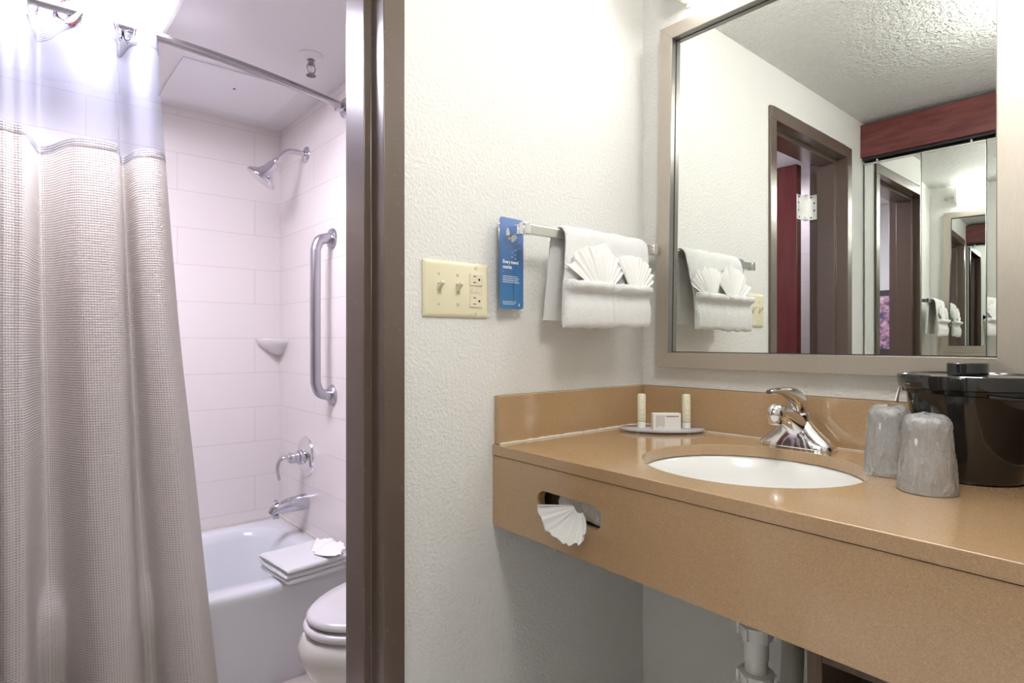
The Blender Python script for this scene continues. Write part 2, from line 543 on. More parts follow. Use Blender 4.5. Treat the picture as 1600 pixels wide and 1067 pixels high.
# hollow metal door frame round the bathroom opening
Yn, Yf = -0.797, -1.451            # near / far rabbet faces
prof = [(0.010, 0.045), (0.010, 0.0), (-0.038, 0.0), (-0.038, -0.016), (-0.112, -0.016), (-0.112, 0.0), (-0.150, 0.0), (-0.150, 0.045),
        (-0.1352, 0.045), (-0.1352, 0.008), (0.0003, 0.008), (0.0003, 0.045)]
mb = MB()
mb.prism([(x, Yn + t) for x, t in prof], 0, 1.911, 'Z')
mb.prism([(x, Yf - t) for x, t in prof], 0, 1.911, 'Z')
# head: profile in X,Z
n = len(prof)
zt = 1.911
r0 = [(x, Yn + t, zt + t) for x, t in prof]; r1 = [(x, Yf - t, zt + t) for x, t in prof]
mb.loft([r0, r1])
# jamb tops (mitre) pieces
for Y, sgn in ((Yn, 1), (Yf, -1)):
    a = [(x, Y + sgn * t, zt) for x, t in prof]; c = [(x, Y + sgn * t, zt + t) for x, t in prof]
    mb.loft([a, c])
struct(mb.obj('trim_1', M['frame_paint'], smooth=20, bevel=0.0016, segs=3), 'glossy brown metal door frame of the bathroom doorway', 'door frame')

# red-brown door standing open into the bathroom
dr = thing('door_1', 'red-brown bathroom door standing open, seen in the vanity mirror', 'door', (-0.165, -1.378, 0)); dr['kind'] = 'structure'
box_obj('door_leaf', (-0.605, 0.0, -0.022, 0.022, 0.01, 1.905), M['door_red'], dr, 0.002)
def hinge(zc):
    mb = MB()
    mb.box(0.0005, 0.003, -0.020, 0.024, zc - 0.055, zc + 0.055)            # leaf on the door edge
    mb.box(0.0145, 0.052, -0.0595, -0.0565, zc - 0.055, zc + 0.055)        # leaf on the jamb
    mb.box(0.001, 0.0155, -0.0590, -0.021, zc - 0.0548, zc + 0.0548)
    for k in range(5):
        z0 = zc - 0.055 + k * 0.022
        mb.lathe([(0.0065, 0.0008), (0.0065, 0.0212)], (0.010, -0.050, z0), n=16)
    mb.lathe([(0.003, 0), (0.0055, 0.002), (0.0055, 0.005), (0.002, 0.008)], (0.010, -0.050, zc + 0.055), n=14)
    h = mb.obj('hinge', M['hinge'], dr, 0.0005)
    for k, (yy, zz) in enumerate(((0.004, -0.045), (0.012, -0.015), (0.012, 0.018), (0.004, 0.045))):
        q = MB(); q.lathe([(0.0038, 0), (0.0038, 0.0012)], (0.003, yy, zc + zz), (1, 0, 0), n=14); q.obj('screw', M['screw'], h)
    for k, (xx, zz) in enumerate(((0.028, -0.045), (0.042, -0.015), (0.042, 0.018), (0.028, 0.045))):
        q = MB(); q.lathe([(0.0038, 0), (0.0038, 0.0012)], (xx, -0.0565, zc + zz), (0, 1, 0), n=14); q.obj('screw', M['screw'], h)
hinge(1.717); hinge(0.25)

# ------------------------------------------------------------------ bathtub
def tub():
    t = thing('bathtub', 'white enamel bathtub in the tiled alcove behind the curtain', 'bathtub', (-1.32, -1.15, 0))
    hx, hy = 0.378, 0.761
    mb = MB()
    def ring(cx, cy, a, b, r, z): return [(x, y, z) for x, y in rrect(cx, cy, a, b, r, 10)]
    rings = [ring(0.012, 0, hx - 0.040, hy, 0.004, 0.0), ring(0.008, 0, hx - 0.030, hy, 0.004, 0.05),
             ring(0.0, 0, hx - 0.004, hy, 0.004, 0.285), ring(0, 0, hx, hy, 0.006, 0.31),
             ring(0, 0, hx, hy, 0.010, 0.326), ring(0, 0, hx - 0.004, hy, 0.012, 0.335), ring(0, 0, hx - 0.014, hy - 0.006, 0.016, 0.339),
             ring(-0.003, 0, hx - 0.078, hy - 0.070, 0.13, 0.338), ring(-0.003, 0, hx - 0.092, hy - 0.084, 0.13, 0.330),
             ring(-0.003, 0, hx - 0.104, hy - 0.100, 0.13, 0.300), ring(-0.003, 0, hx - 0.135, hy - 0.165, 0.12, 0.12),
             ring(-0.003, 0, hx - 0.155, hy - 0.20, 0.11, 0.075), ring(-0.003, 0, hx - 0.20, hy - 0.26, 0.10, 0.06)]
    mb.loft(rings)
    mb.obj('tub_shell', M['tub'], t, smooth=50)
    q = MB(); q.lathe([(0.03, 0), (0.03, 0.004), (0.02, 0.006)], (0, 0.47, 0.06), n=24); q.obj('drain', M['bath_chrome'], t)
    return t
tub()
# back rim caulk
mb = MB(); mb.box(XT, XT + 0.006, YL + 0.002, YS, 0.336, 0.345); mb.box(XT, -0.945, YS - 0.006, YS, 0.336, 0.345)
struct(mb.obj('trim_2', M['caulk']), 'thin caulk joint above the bathtub rim', 'caulk')

# ------------------------------------------------------------------ shower rod, curtain
def rodx(y): return -1.03 + 0.14 * (1 - ((y + 1.15) / 0.763) ** 2)
ZR = 1.968
sr = thing('shower_rod', 'curved chrome shower rod spanning the bathtub alcove', 'curtain rod', (-1.03, -1.15, ZR))
pts = [(rodx(y) + 1.03, y + 1.15, 0) for y in [YL + 0.002 + (YS - YL - 0.004) * k / 48 for k in range(49)]]
mb = MB(); mb.tube(pts, 0.0125, 20, up=(0, 0, 1)); mb.obj('rod', M['dark_chrome'], sr)
for s_, y in ((1, YS + 1.15), (-1, YL + 1.15)):
    mb = MB(); mb.lathe([(0.036, 0), (0.036, 0.004), (0.032, 0.008), (0.018, 0.010), (0.018, 0.034), (0.0135, 0.036)], (0, y, 0), (0.0, -s_, 0), n=32)
    mb.obj('flange', M['bath_chrome'], sr)

# curtain plan at header/sheer level and at the hem: (Y, X)
TOP = [(-1.72, -1.00), (-1.69, -0.90), (-1.64, -0.865), (-1.60, -0.90), (-1.575, -1.00), (-1.545, -0.99), (-1.53, -0.89), (-1.48, -0.862), (-1.44, -0.89),
       (-1.415, -1.00), (-1.385, -0.985), (-1.368, -0.88), (-1.338, -0.850), (-1.315, -0.862), (-1.292, -0.868), (-1.276, -0.96), (-1.262, -1.03), (-1.238, -1.00), (-1.217, -0.93),
       (-1.195, -0.885), (-1.155, -0.872), (-1.118, -0.874), (-1.100, -0.905), (-1.090, -0.985), (-1.078, -0.99), (-1.068, -0.905), (-1.040, -0.866), (-1.012, -0.880), (-0.997, -0.925)]
BOT = [(-1.72, -0.92), (-1.70, -0.88), (-1.65, -0.845), (-1.60, -0.88), (-1.58, -0.92), (-1.55, -0.92), (-1.53, -0.87), (-1.48, -0.835), (-1.44, -0.86),
       (-1.41, -0.92), (-1.385, -0.92), (-1.36, -0.85), (-1.335, -0.800), (-1.312, -0.792), (-1.288, -0.815), (-1.270, -0.885), (-1.240, -0.925), (-1.205, -0.91), (-1.178, -0.850),
       (-1.145, -0.805), (-1.110, -0.790), (-1.075, -0.800), (-1.050, -0.840), (-1.028, -0.905), (-0.998, -0.915), (-0.975, -0.850), (-0.935, -0.805), (-0.895, -0.800), (-0.853, -0.835)]
TS = spline([(x, y, 0) for y, x in TOP], 7)
BS = spline([(x, y, 0) for y, x in BOT], 7)
arc = [0]
for a, c in zip(TS, TS[1:]): arc.append(arc[-1] + (c - a).length)
cx0, cy0 = -0.89, -1.35
def curtain_pt(i, z):
    t = max(0.0, min(1.0, (1.93 - z) / 1.88))
    t = t ** 1.25 if t > 0 else 0
    p = TS[i].lerp(BS[i], t)
    amp = 0.004 * min(1, max(0, (1.93 - z) * 2))
    w = noise.noise(Vector((arc[i] * 9, z * 2.2, 0))) * amp
    lim = -0.922 - max(0.0, z - 0.42) * 0.5
    return (max(p.x + w, lim) - cx0, p.y + w * 0.6 - cy0, z)
def curtain_band(name, z0, z1, nz, mat, parent, off=0.0):
    me = bpy.data.meshes.new(name); bm = bmesh.new(); uvl = bm.loops.layers.uv.new('uv')
    g = [[bm.verts.new((lambda p: (p[0] + off, p[1], p[2]))(curtain_pt(i, z0 + (z1 - z0) * k / nz))) for i in range(len(TS))] for k in range(nz + 1)]
    for k in range(nz):
        for i in range(len(TS) - 1):
            f = bm.faces.new((g[k][i], g[k][i + 1], g[k + 1][i + 1], g[k + 1][i])); f.smooth = True
            for l, (ii, kk) in zip(f.loops, ((i, k), (i + 1, k), (i + 1, k + 1), (i, k + 1))):
                l[uvl].uv = (arc[ii] * 1.0, z0 + (z1 - z0) * kk / nz)
    bm.to_mesh(me); bm.free()
    me.materials.append(mat)
    o = bpy.data.objects.new(name, me); COL.objects.link(o); o.parent = parent
    return o
sc_ = thing('shower_curtain', 'long beige waffle shower curtain with a white see-through window band', 'shower curtain', (cx0, cy0, 0))
curtain_band('curtain_body', 0.05, 1.640, 60, M['curtain'], sc_)['label'] = 'beige waffle weave lower curtain'
curtain_band('sheer_panel', 1.632, 1.930, 12, M['sheer'], sc_, 0.0012)['label'] = 'white see-through window band'
curtain_band('hem_band', 1.622, 1.642, 2, M['hem'], sc_, 0.0018)['label'] = 'pale stitched hem above the beige cloth'
hb = curtain_band('header_band', 1.922, 2.018, 6, M['curtain_head'], sc_, 0.0015); hb['label'] = 'white waffle header band'
# grommet rings where the header crosses the rod
for yy, dirv in ((-1.282, (0.75, 0.9, 0)), (-1.207, (0.85, -0.6, 0)), (-1.096, (0.3, 1, 0)), (-1.072, (0.3, -1, 0)), (-1.375, (0.3, -1, 0)), (-1.43, (0.3, 1, 0)), (-1.535, (0.3, -1, 0)), (-1.59, (0.3, 1, 0))):
    mb = MB()
    c = Vector((rodx(yy) - cx0 + 0.004, yy - cy0, ZR - 0.006)); ax = Vector(dirv).normalized()
    ax = Vector((ax.x, ax.y, 0.0)).normalized()
    u = Vector((0, 0, 1)); w = ax.cross(u)
    P = [c + (u * cos(2 * pi * k / 32) + w * sin(2 * pi * k / 32)) * 0.030 for k in range(33)]
    rings = []
    for k in range(33):
        a = 2 * pi * k / 32; rad = u * cos(a) + w * sin(a)
        rings.append([c + rad * (0.0310 + 0.0070 * cos(q * pi / 4)) + ax * 0.003 * sin(q * pi / 4) for q in range(8)])
    mb.loft(rings, True, False)
    mb.obj('grommet_ring', M['chrome'], sc_, smooth=60)

# ------------------------------------------------------------------ shower head, valve, spout, grab bar, soap dish
sh = thing('shower_sprayer', 'chrome bell-shaped shower head on a bent arm', 'shower head', (-1.391, YS, 1.884))
mb = MB(); mb.lathe([(0.033, 0), (0.033, 0.002), (0.028, 0.008), (0.016, 0.012), (0.011, 0.012)], (0, 0, 0), (0, -1, 0), n=32); mb.obj('escutcheon', M['bath_chrome'], sh)
ap = spline([(0, 0, 0), (0, -0.035, 0.003), (0, -0.075, -0.002), (0, -0.105, -0.026), (0, -0.122, -0.048)], 6)
mb = MB(); mb.tube(ap, 0.0105, 16); mb.obj('arm', M['bath_chrome'], sh)
J = Vector((0, -0.118, -0.044)); ax = Vector((-0.23, -0.56, -0.79)).normalized()
mb = MB(); mb.lathe([(0.0, -0.004), (0.013, 0.0), (0.015, 0.008), (0.012, 0.016), (0.013, 0.020)], J, ax, n=24); mb.obj('swivel_joint', M['bath_chrome'], sh)
mb = MB(); mb.lathe([(0.012, 0.014), (0.017, 0.020), (0.020, 0.030), (0.024, 0.052), (0.034, 0.072), (0.052, 0.088), (0.060, 0.094), (0.062, 0.100), (0.060, 0.104), (0.050, 0.103), (0.0, 0.106)], J, ax, n=40)
mb.obj('bell', M['bath_chrome'], sh, smooth=50)
for k in range(10):
    a = 2 * pi * k / 10; u = ax.orthogonal().normalized(); w = ax.cross(u)
    pass

sv = thing('shower_valve', 'round chrome shower valve with a hooked lever handle', 'shower valve', (-1.391, YS, 0.650))
mb = MB(); mb.lathe([(0.082, 0), (0.082, 0.002), (0.078, 0.008), (0.055, 0.016), (0.030, 0.019)], (0, 0, 0), (0, -1, 0), n=48); mb.obj('escutcheon', M['chrome'], sv)
mb = MB(); mb.lathe([(0.030, 0.017), (0.030, 0.034), (0.024, 0.036), (0.024, 0.050), (0.021, 0.052), (0.021, 0.068), (0.014, 0.074)], (0, 0, 0), (0, -1, 0), n=32); mb.obj('hub', M['bath_chrome'], sv)
hp = spline([(0, -0.066, 0.004), (0, -0.088, 0.006), (-0.006, -0.106, -0.004), (-0.010, -0.114, -0.030), (-0.012, -0.112, -0.058), (-0.012, -0.106, -0.082)], 5)
mb = MB(); k = len(hp); mb.tube(hp, [0.0135 - 0.002 * sin(pi * i / k) for i in range(k)], 14, r2=[0.009 - 0.003 * i / k for i in range(k)], up=(1, 0, 0)); mb.obj('lever', M['bath_chrome'], sv)
mb = MB(); mb.lathe([(0.004, 0), (0.004, 0.001)], (-0.032, -0.0165, 0.030), (0, -1, 0), n=12); mb.obj('red_mark', M['red'], sv)

sp = thing('tub_spout', 'chrome tub spout with a diverter knob over the bathtub', 'tub spout', (-1.384, YS, 0.468))
path = [(0, 0, 0), (0, -0.03, 0), (0, -0.08, -0.003), (0, -0.115, -0.008), (0, -0.135, -0.015), (0, -0.146, -0.028)]
mb = MB(); mb.tube(path, [0.033, 0.032, 0.028, 0.024, 0.021, 0.014], 24, r2=[0.027, 0.026, 0.023, 0.020, 0.017, 0.012], up=(0, 0, 1)); mb.obj('spout_body', M['bath_chrome'], sp)
mb = MB(); mb.lathe([(0.014, 0), (0.014, 0.012), (0.011, 0.014)], (0, -0.128, -0.046), (0, 0, 1), n=20); mb.obj('outlet_ring', M['bath_chrome'], sp)
mb = MB(); mb.lathe([(0.003, 0), (0.003, 0.012), (0.009, 0.013), (0.009, 0.017), (0.004, 0.020)], (0, -0.126, 0.008), (0, 0, 1), n=16); mb.obj('diverter_knob', M['bath_chrome'], sp)

gb = thing('grab_bar', 'vertical satin steel grab bar on the tiled end wall', 'grab bar', (-1.14, YS, 1.213))
gp = [(0, 0, 0.295)] + [tuple(p) for p in spline([(0, -0.022, 0.295), (0, -0.052, 0.281), (0, -0.066, 0.245)], 6)] + [(0, -0.067, 0.1), (0, -0.067, 0), (0, -0.067, -0.1)] + \
     [tuple(p) for p in spline([(0, -0.066, -0.245), (0, -0.052, -0.281), (0, -0.022, -0.295)], 6)] + [(0, 0, -0.295)]
mb = MB(); mb.tube(gp, 0.019, 20, up=(1, 0, 0)); mb.obj('bar', M['steel'], gb)
for z in (0.295, -0.295):
    mb = MB(); mb.lathe([(0.040, 0), (0.040, 0.003), (0.036, 0.010), (0.026, 0.014), (0.019, 0.014)], (0, 0, z), (0, -1, 0), n=36); mb.obj('mounting_flange', M['steel'], gb)

# corner soap dish
mb = MB()
rr = []
for z, R in ((1.058, 0.02), (1.070, 0.045), (1.090, 0.075), (1.108, 0.095), (1.124, 0.104), (1.131, 0.104), (1.133, 0.098)):
    rr.append([(0, 0, z)] + [(R * sin(pi / 2 * k / 12), -R * cos(pi / 2 * k / 12), z) for k in range(13)])
rr.append([(0, 0, 1.122)] + [(0.085 * sin(pi / 2 * k / 12), -0.085 * cos(pi / 2 * k / 12), 1.122) for k in range(13)])
rr = [[(x, y, z - 1.09) for x, y, z in r] for r in rr]
mb.loft(rr)
o = mb.obj('soap_dish', M['dish'], smooth=40); o.location = (XT, YS, 1.09)
tag(o, 'pale ceramic soap dish in the tiled corner above the bathtub', 'soap dish')

# ------------------------------------------------------------------ bathroom ceiling: access panel, lamp, sprinkler
ap_ = thing('access_panel', 'flat white access panel with a screw on the bathroom ceiling', 'access panel', (-1.40, -0.68, ZB))
box_obj('panel', (-0.205, 0.205, -0.200, 0.198, -0.007, -0.0002), M['access'], ap_, 0.002)
mb = MB(); mb.lathe([(0.005, 0), (0.004, 0.002)], (0.06, 0.0, -0.007), (0, 0, -1), n=14); mb.obj('screw', M['screw'], ap_)
mb = MB(); mb.lathe([(0.005, 0), (0.004, 0.002)], (-0.09, -0.0, -0.007), (0, 0, -1), n=14)

bl = thing('ceiling_light', 'bright white rectangular bathroom ceiling light above the curtain', 'ceiling light', (-0.835, -1.178, ZB))
mb = MB()
for b_ in ((-0.22, 0.22, 0.205, 0.220, -0.022, 0), (-0.22, 0.22, -0.220, -0.205, -0.030, 0), (-0.22, -0.205, -0.205, 0.205, -0.030, 0), (0.205, 0.22, -0.205, 0.205, -0.030, 0)): mb.box(*b_)
mb.obj('frame', M['fixture'], bl, 0.003)
box_obj('diffuser', (-0.2045, 0.2045, -0.2045, 0.2045, -0.008, -0.001), M['bath_lens'], bl)

fs = thing('fire_sprinkler', 'small chrome fire sprinkler under a white cup on the bathroom ceiling', 'sprinkler', (-0.914, -0.561, ZB))
mb = MB(); mb.lathe([(0.038, 0), (0.038, -0.003), (0.034, -0.008), (0.018, -0.016), (0.014, -0.017), (0.012, -0.012)], (0, 0, -0.0002), n=36); mb.obj('cup', M['sprink_white'], fs)
mb = MB(); mb.lathe([(0.009, -0.010), (0.009, -0.028), (0.011, -0.029), (0.011, -0.034), (0.006, -0.036)], n=20); mb.obj('nozzle', M['dark_chrome'], fs)
for s_ in (-1, 1):
    mb = MB(); mb.tube(spline([(0, s_ * 0.006, -0.032), (0, s_ * 0.0125, -0.037), (0, s_ * 0.0125, -0.052), (0, s_ * 0.002, -0.062)], 5), 0.0022, 10); mb.obj('frame_arm', M['dark_chrome'], fs)
mb = MB(); mb.lathe([(0.003, -0.034), (0.003, -0.058)], n=10); mb.obj('bulb', M['chrome'], fs)
mb = MB(); mb.lathe([(0.004, -0.058), (0.005, -0.064), (0.015, -0.066), (0.0155, -0.069), (0.004, -0.0685)], n=24); mb.obj('deflector', M['dark_chrome'], fs)

# ------------------------------------------------------------------ toilet
to = thing('toilet', 'white toilet with closed lid beside the bathtub', 'toilet', (-0.465, -0.006, 0))
def egg(cx, yb, yf, w, z, n=40):
    """plan outline, back at yb and front at yf"""
    out = []
    for k in range(n):
        a = 2 * pi * k / n
        yy = cos(a)
        mid = (yb + yf) / 2 + 0.04
        ln = (yb - mid) if yy > 0 else (mid - yf)
        out.append((cx + w * sin(a) * (1 - 0.06 * max(0, -yy)), mid + yy * ln, z))
    return out
mb = MB()
mb.loft([egg(0, -0.12, -0.60, 0.095, 0.0), egg(0, -0.12, -0.60, 0.095, 0.04), egg(0, -0.14, -0.61, 0.110, 0.12), egg(0, -0.16, -0.675, 0.150, 0.19), egg(0, -0.18, -0.735, 0.188, 0.26),
         egg(0, -0.19, -0.760, 0.204, 0.315), egg(0, -0.2, -0.762, 0.204, 0.345), egg(0, -0.2, -0.748, 0.194, 0.368), egg(0, -0.2, -0.73, 0.182, 0.376)])
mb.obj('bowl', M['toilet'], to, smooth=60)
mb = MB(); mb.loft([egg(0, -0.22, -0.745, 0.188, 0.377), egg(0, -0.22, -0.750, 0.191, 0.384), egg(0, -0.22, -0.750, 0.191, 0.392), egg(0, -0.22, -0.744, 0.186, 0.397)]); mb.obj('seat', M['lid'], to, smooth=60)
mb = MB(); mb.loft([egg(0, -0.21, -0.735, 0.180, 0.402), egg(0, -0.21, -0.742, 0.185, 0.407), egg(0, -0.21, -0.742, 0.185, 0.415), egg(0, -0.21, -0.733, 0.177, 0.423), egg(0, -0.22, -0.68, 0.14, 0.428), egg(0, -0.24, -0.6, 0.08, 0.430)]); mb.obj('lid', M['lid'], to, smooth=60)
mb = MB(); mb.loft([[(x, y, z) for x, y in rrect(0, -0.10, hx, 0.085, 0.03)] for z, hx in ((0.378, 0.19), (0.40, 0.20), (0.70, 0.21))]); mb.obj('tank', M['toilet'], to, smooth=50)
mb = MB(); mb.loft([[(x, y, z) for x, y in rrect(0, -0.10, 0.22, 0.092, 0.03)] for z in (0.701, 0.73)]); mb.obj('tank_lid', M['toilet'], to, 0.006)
mb = MB(); mb.lathe([(0.012, 0), (0.012, 0.012)], (-0.15, -0.187, 0.64), (0, -1, 0), n=16); mb.tube([(-0.15, -0.203, 0.64), (-0.09, -0.206, 0.63)], 0.006, 10); mb.obj('flush_handle', M['bath_chrome'], to)
mb = MB(); mb.box(-0.10, 0.10, -0.25, -0.05, 0.28, 0.378); mb.obj('tank_shelf', M['toilet'], to, 0.02)

# framed flower picture above the toilet (seen through two mirrors)
pf = thing('framed_picture', 'framed pink flower picture above the toilet, seen in the closet mirror', 'picture', (-0.60, 0.0, 1.25))
box_obj('picture_frame', (-0.33, 0.33, -0.024, -0.001, -0.22, 0.22), M['rubber'], pf, 0.003)
box_obj('flower_print', (-0.29, 0.29, -0.0265, -0.0245, -0.18, 0.18), M['flower'], pf)

# ------------------------------------------------------------------ folded towel and cloth fan on tub rim
tw = thing('bath_mat_towel', 'folded white towel lying on the front rim of the bathtub', 'towel', (-1.005, -0.545, 0.3395), radians(5))
def soft_slab(x0, x1, y0, y1, z0, z1, r, amp, seed, nx=26, ny=24):
    """pillowy rounded folded layer"""
    mb = MB(); zc = (z0 + z1) / 2; h = (z1 - z0) / 2
    rings = []
    nn = 10
    for j in range(ny + 1):
        y = y0 + (y1 - y0) * j / ny
        ring = []
        for k in range(2 * (nx + nn)):
            if k < nx: x = x0 + r + (x1 - x0 - 2 * r) * k / nx; z = h; xx = x
            elif k < nx + nn:
                a = pi / 2 - pi * (k - nx) / nn; xx = x1 - r + r * cos(a); z = h * sin(a)
            elif k < 2 * nx + nn: xx = x1 - r - (x1 - x0 - 2 * r) * (k - nx - nn) / nx; z = -h
            else:
                a = -pi / 2 - pi * (k - 2 * nx - nn) / nn; xx = x0 + r + r * cos(a); z = h * sin(a)
            e = min(1, min(j, ny - j) / 1.5 + 0.35)
            w = noise.noise(Vector((xx * 14, y * 14, seed))) * amp
            wy = noise.noise(Vector((xx * 20, z * 30, seed + 5))) * amp * 1.4 if j in (0, ny) else 0
            ring.append((xx, y + wy, zc + z * e + w))
        rings.append(ring)
    mb.loft(rings)
    return mb
soft_slab(-0.105, 0.105, -0.110, 0.105, 0.002, 0.019, 0.008, 0.0022, 1).obj('lower_fold', M['terry'], tw, smooth=60)
soft_slab(-0.104, 0.103, -0.113, 0.098, 0.0195, 0.036, 0.008, 0.0024, 2).obj('middle_fold', M['terry'], tw, smooth=60)
soft_slab(-0.110, 0.107, -0.112, 0.102, 0.037, 0.055, 0.009, 0.0030, 3).obj('upper_fold', M['terry'], tw, smooth=60)

def fan(name, n, a0, a1, r0, r1, depth, mat, seed=0, droop=0.0, th=0.0022, shear=0.0):
    """pleated cloth fan in the local XZ plane, opening towards +Z"""
    rnd = random.Random(seed)
    me = bpy.data.meshes.new(name); bm = bmesh.new()
    nr = 7; rows = []
    tot = n * 2
    jit = [1 + rnd.uniform(-0.09, 0.05) for _ in range(tot + 1)]
    dj = [rnd.uniform(0.55, 1.15) for _ in range(tot + 1)]
    for k in range(nr + 1):
        f = k / nr; row = []
        for i in range(tot + 1):
            a = radians(a0 + (a1 - a0) * (i + 0.38 * sin(i * 2.1 + seed)) / tot)
            rr = r0 + (r1 * (1 + shear * (i / tot - 0.5)) * jit[i] - r0) * f
            yy = (1 if i % 2 else -1) * depth * dj[i] * (0.35 + 0.65 * f) - droop * f * f
            yy += rnd.uniform(-0.0008, 0.0008) * f
            row.append(bm.verts.new((sin(a) * rr, yy, cos(a) * rr)))
        rows.append(row)
    for k in range(nr):
        for i in range(tot):
            bm.faces.new((rows[k][i], rows[k][i + 1], rows[k + 1][i + 1], rows[k + 1][i]))
    for f in bm.faces: f.smooth = True
    bm.to_mesh(me); bm.free()
    me.materials.append(mat)
    o = bpy.data.objects.new(name, me); COL.objects.link(o)
    s = o.modifiers.new('solid', 'SOLIDIFY'); s.thickness = th; s.offset = 0
    s2 = o.modifiers.new('sub', 'SUBSURF'); s2.levels = 1; s2.render_levels = 1
    return o
f3 = fan('washcloth', 11, -64, 66, 0.014, 0.118, 0.0085, M['terry_fan'], 5, 0.012, th=0.0018)
f3.location = (-0.985, -0.535, 0.398); f3.rotation_euler = (radians(-92), 0, radians(-8))
tag(f3, 'white pleated washcloth fanned out on the folded towel by the bathtub', 'washcloth')

# ------------------------------------------------------------------ switch plate
swp = thing('switch_plate', 'ivory three-gang wall plate with two toggle switches and an outlet', 'switch plate', (0, -0.6265, 1.2265))
mb = MB()
w, h = 0.0818, 0.0572
mb.loft([[(0.0006, y, z) for y, z in rrect(0, 0, w, h, 0.003, 3)], [(0.003, y, z) for y, z in rrect(0, 0, w - 0.0003, h - 0.0003, 0.003, 3)],
         [(0.0055, y, z) for y, z in rrect(0, 0, w - 0.003, h - 0.003, 0.003, 3)], [(0.007, y, z) for y, z in rrect(0, 0, w - 0.0075, h - 0.0075, 0.003, 3)]])
mb.obj('plate', M['ivory'], swp, smooth=25)
GY = (-0.046, 0.0, 0.046)
for gy in GY[:2]:
    t_ = MB()
    for b_ in ((0.0068, 0.0078, gy - 0.0058, gy - 0.0046, -0.0125, 0.0125), (0.0068, 0.0078, gy + 0.0046, gy + 0.0058, -0.0125, 0.0125),
               (0.0068, 0.0078, gy - 0.0046, gy + 0.0046, 0.0115, 0.0125), (0.0068, 0.0078, gy - 0.0046, gy + 0.0046, -0.0125, -0.0115)): t_.box(*b_)
    t_.mi = 1; t_.box(0.0065, 0.00725, gy - 0.0046, gy + 0.0046, -0.0115, 0.0115)
    t_.obj('switch_slot', [M['toggle'], M['slot_shadow']], swp)
    q = MB(); q.loft([[(0.006 + 0.0 , gy + sy * 0.0042, 0.000 + sz * 0.0055) for sy, sz in ((-1, -1), (1, -1), (1, 1), (-1, 1))],
                      [(0.0225, gy + sy * 0.0044, 0.0120 + sz * 0.0030) for sy, sz in ((-1, -1), (1, -1), (1, 1), (-1, 1))]])
    q.obj('toggle', M['toggle'], swp, 0.0012)
for gy, zs in ((GY[0], (0.030, -0.030)), (GY[1], (0.030, -0.030)), (GY[2], (0.048, -0.048))):
    for z in zs:
        q = MB(); q.lathe([(0.0036, 0), (0.0034, 0.0012), (0.0018, 0.0018)], (0.007, gy, z), (1, 0, 0), n=16); sc2 = q.obj('screw', M['ivory'], swp)
        q = MB(); q.box(0.0086, 0.0090, gy - 0.0003, gy + 0.0003, z - 0.0026, z + 0.0026); q.obj('screw_slot', M['near_black'], sc2)
gy = GY[2]
for zc in (0.0225, -0.0225):
    q = MB(); q.box(0.0068, 0.0092, gy - 0.0163, gy + 0.0163, zc - 0.0128, zc + 0.0128)
    oo = q.obj('outlet_face', M['outlet'], swp, 0.0012)
    q = MB(); q.box(0.0090, 0.0094, gy - 0.0075, gy - 0.0010 + 0.0005, zc + 0.0062, zc + 0.0078); q.box(0.0090, 0.0094, gy - 0.0085, gy - 0.0005, zc - 0.0066, zc - 0.0050)
    q.lathe([(0.0026, 0), (0.0026, 0.0004)], (0.0090, gy + 0.0075, zc + 0.0005), (1, 0, 0), n=16)
    q.obj('outlet_slots', M['black'], oo)
q = MB(); q.box(0.0068, 0.0076, gy - 0.0163, gy + 0.0163, -0.0088, 0.0088); ob = q.obj('test_panel', M['outlet'], swp)
for yy in (-0.007, 0.005):
    q = MB(); q.box(0.0076, 0.0090, gy + yy - 0.0048, gy + yy + 0.0048, -0.0048, 0.0048); q.obj('test_button', M['outlet'], ob, 0.0006)

# ------------------------------------------------------------------ towel bar
tb = thing('towel_bar', 'square chrome towel bar on the plaster wall', 'towel bar', (0, -0.27, 1.358))
yA, yB = -0.228, 0.222      # arm centres (relative)
mb = MB(); mb.box(0.0645, 0.0735, yA, yB, -0.0105, 0.0105); mb.obj('bar', M['nickel'], tb, 0.0012)
for yy in (yA, yB):
    mb = MB(); mb.box(0.0005, 0.006, yy - 0.018, yy + 0.018, -0.022, 0.022); mb.box(0.0062, 0.010, yy - 0.0145, yy + 0.0145, -0.0175, 0.0175); mb.box(0.010, 0.013, yy - 0.011, yy + 0.011, -0.0135, 0.0135)
    p_ = mb.obj('wall_mount', M['chrome'], tb, 0.0015)
    mb = MB(); mb.box(0.0132, 0.060, yy - 0.008, yy + 0.008, -0.0105, 0.0105); mb.obj('arm', M['chrome'], tb, 0.0015)
    mb = MB(); s_ = -1 if yy < 0 else 1
    mb.box(0.0602, 0.0785, yy - 0.010, yy + 0.010, -0.0135, 0.0135); mb.obj('end_block', M['chrome'], tb, 0.003)

# blue hanger card on the left arm
tg = thing('door_hanger_card', 'blue hanging card reading Every towel counts on the towel bar arm', 'hanger card', (0.0225, -0.4945, 1.387))
tg.rotation_euler = (0, 0, radians(94))
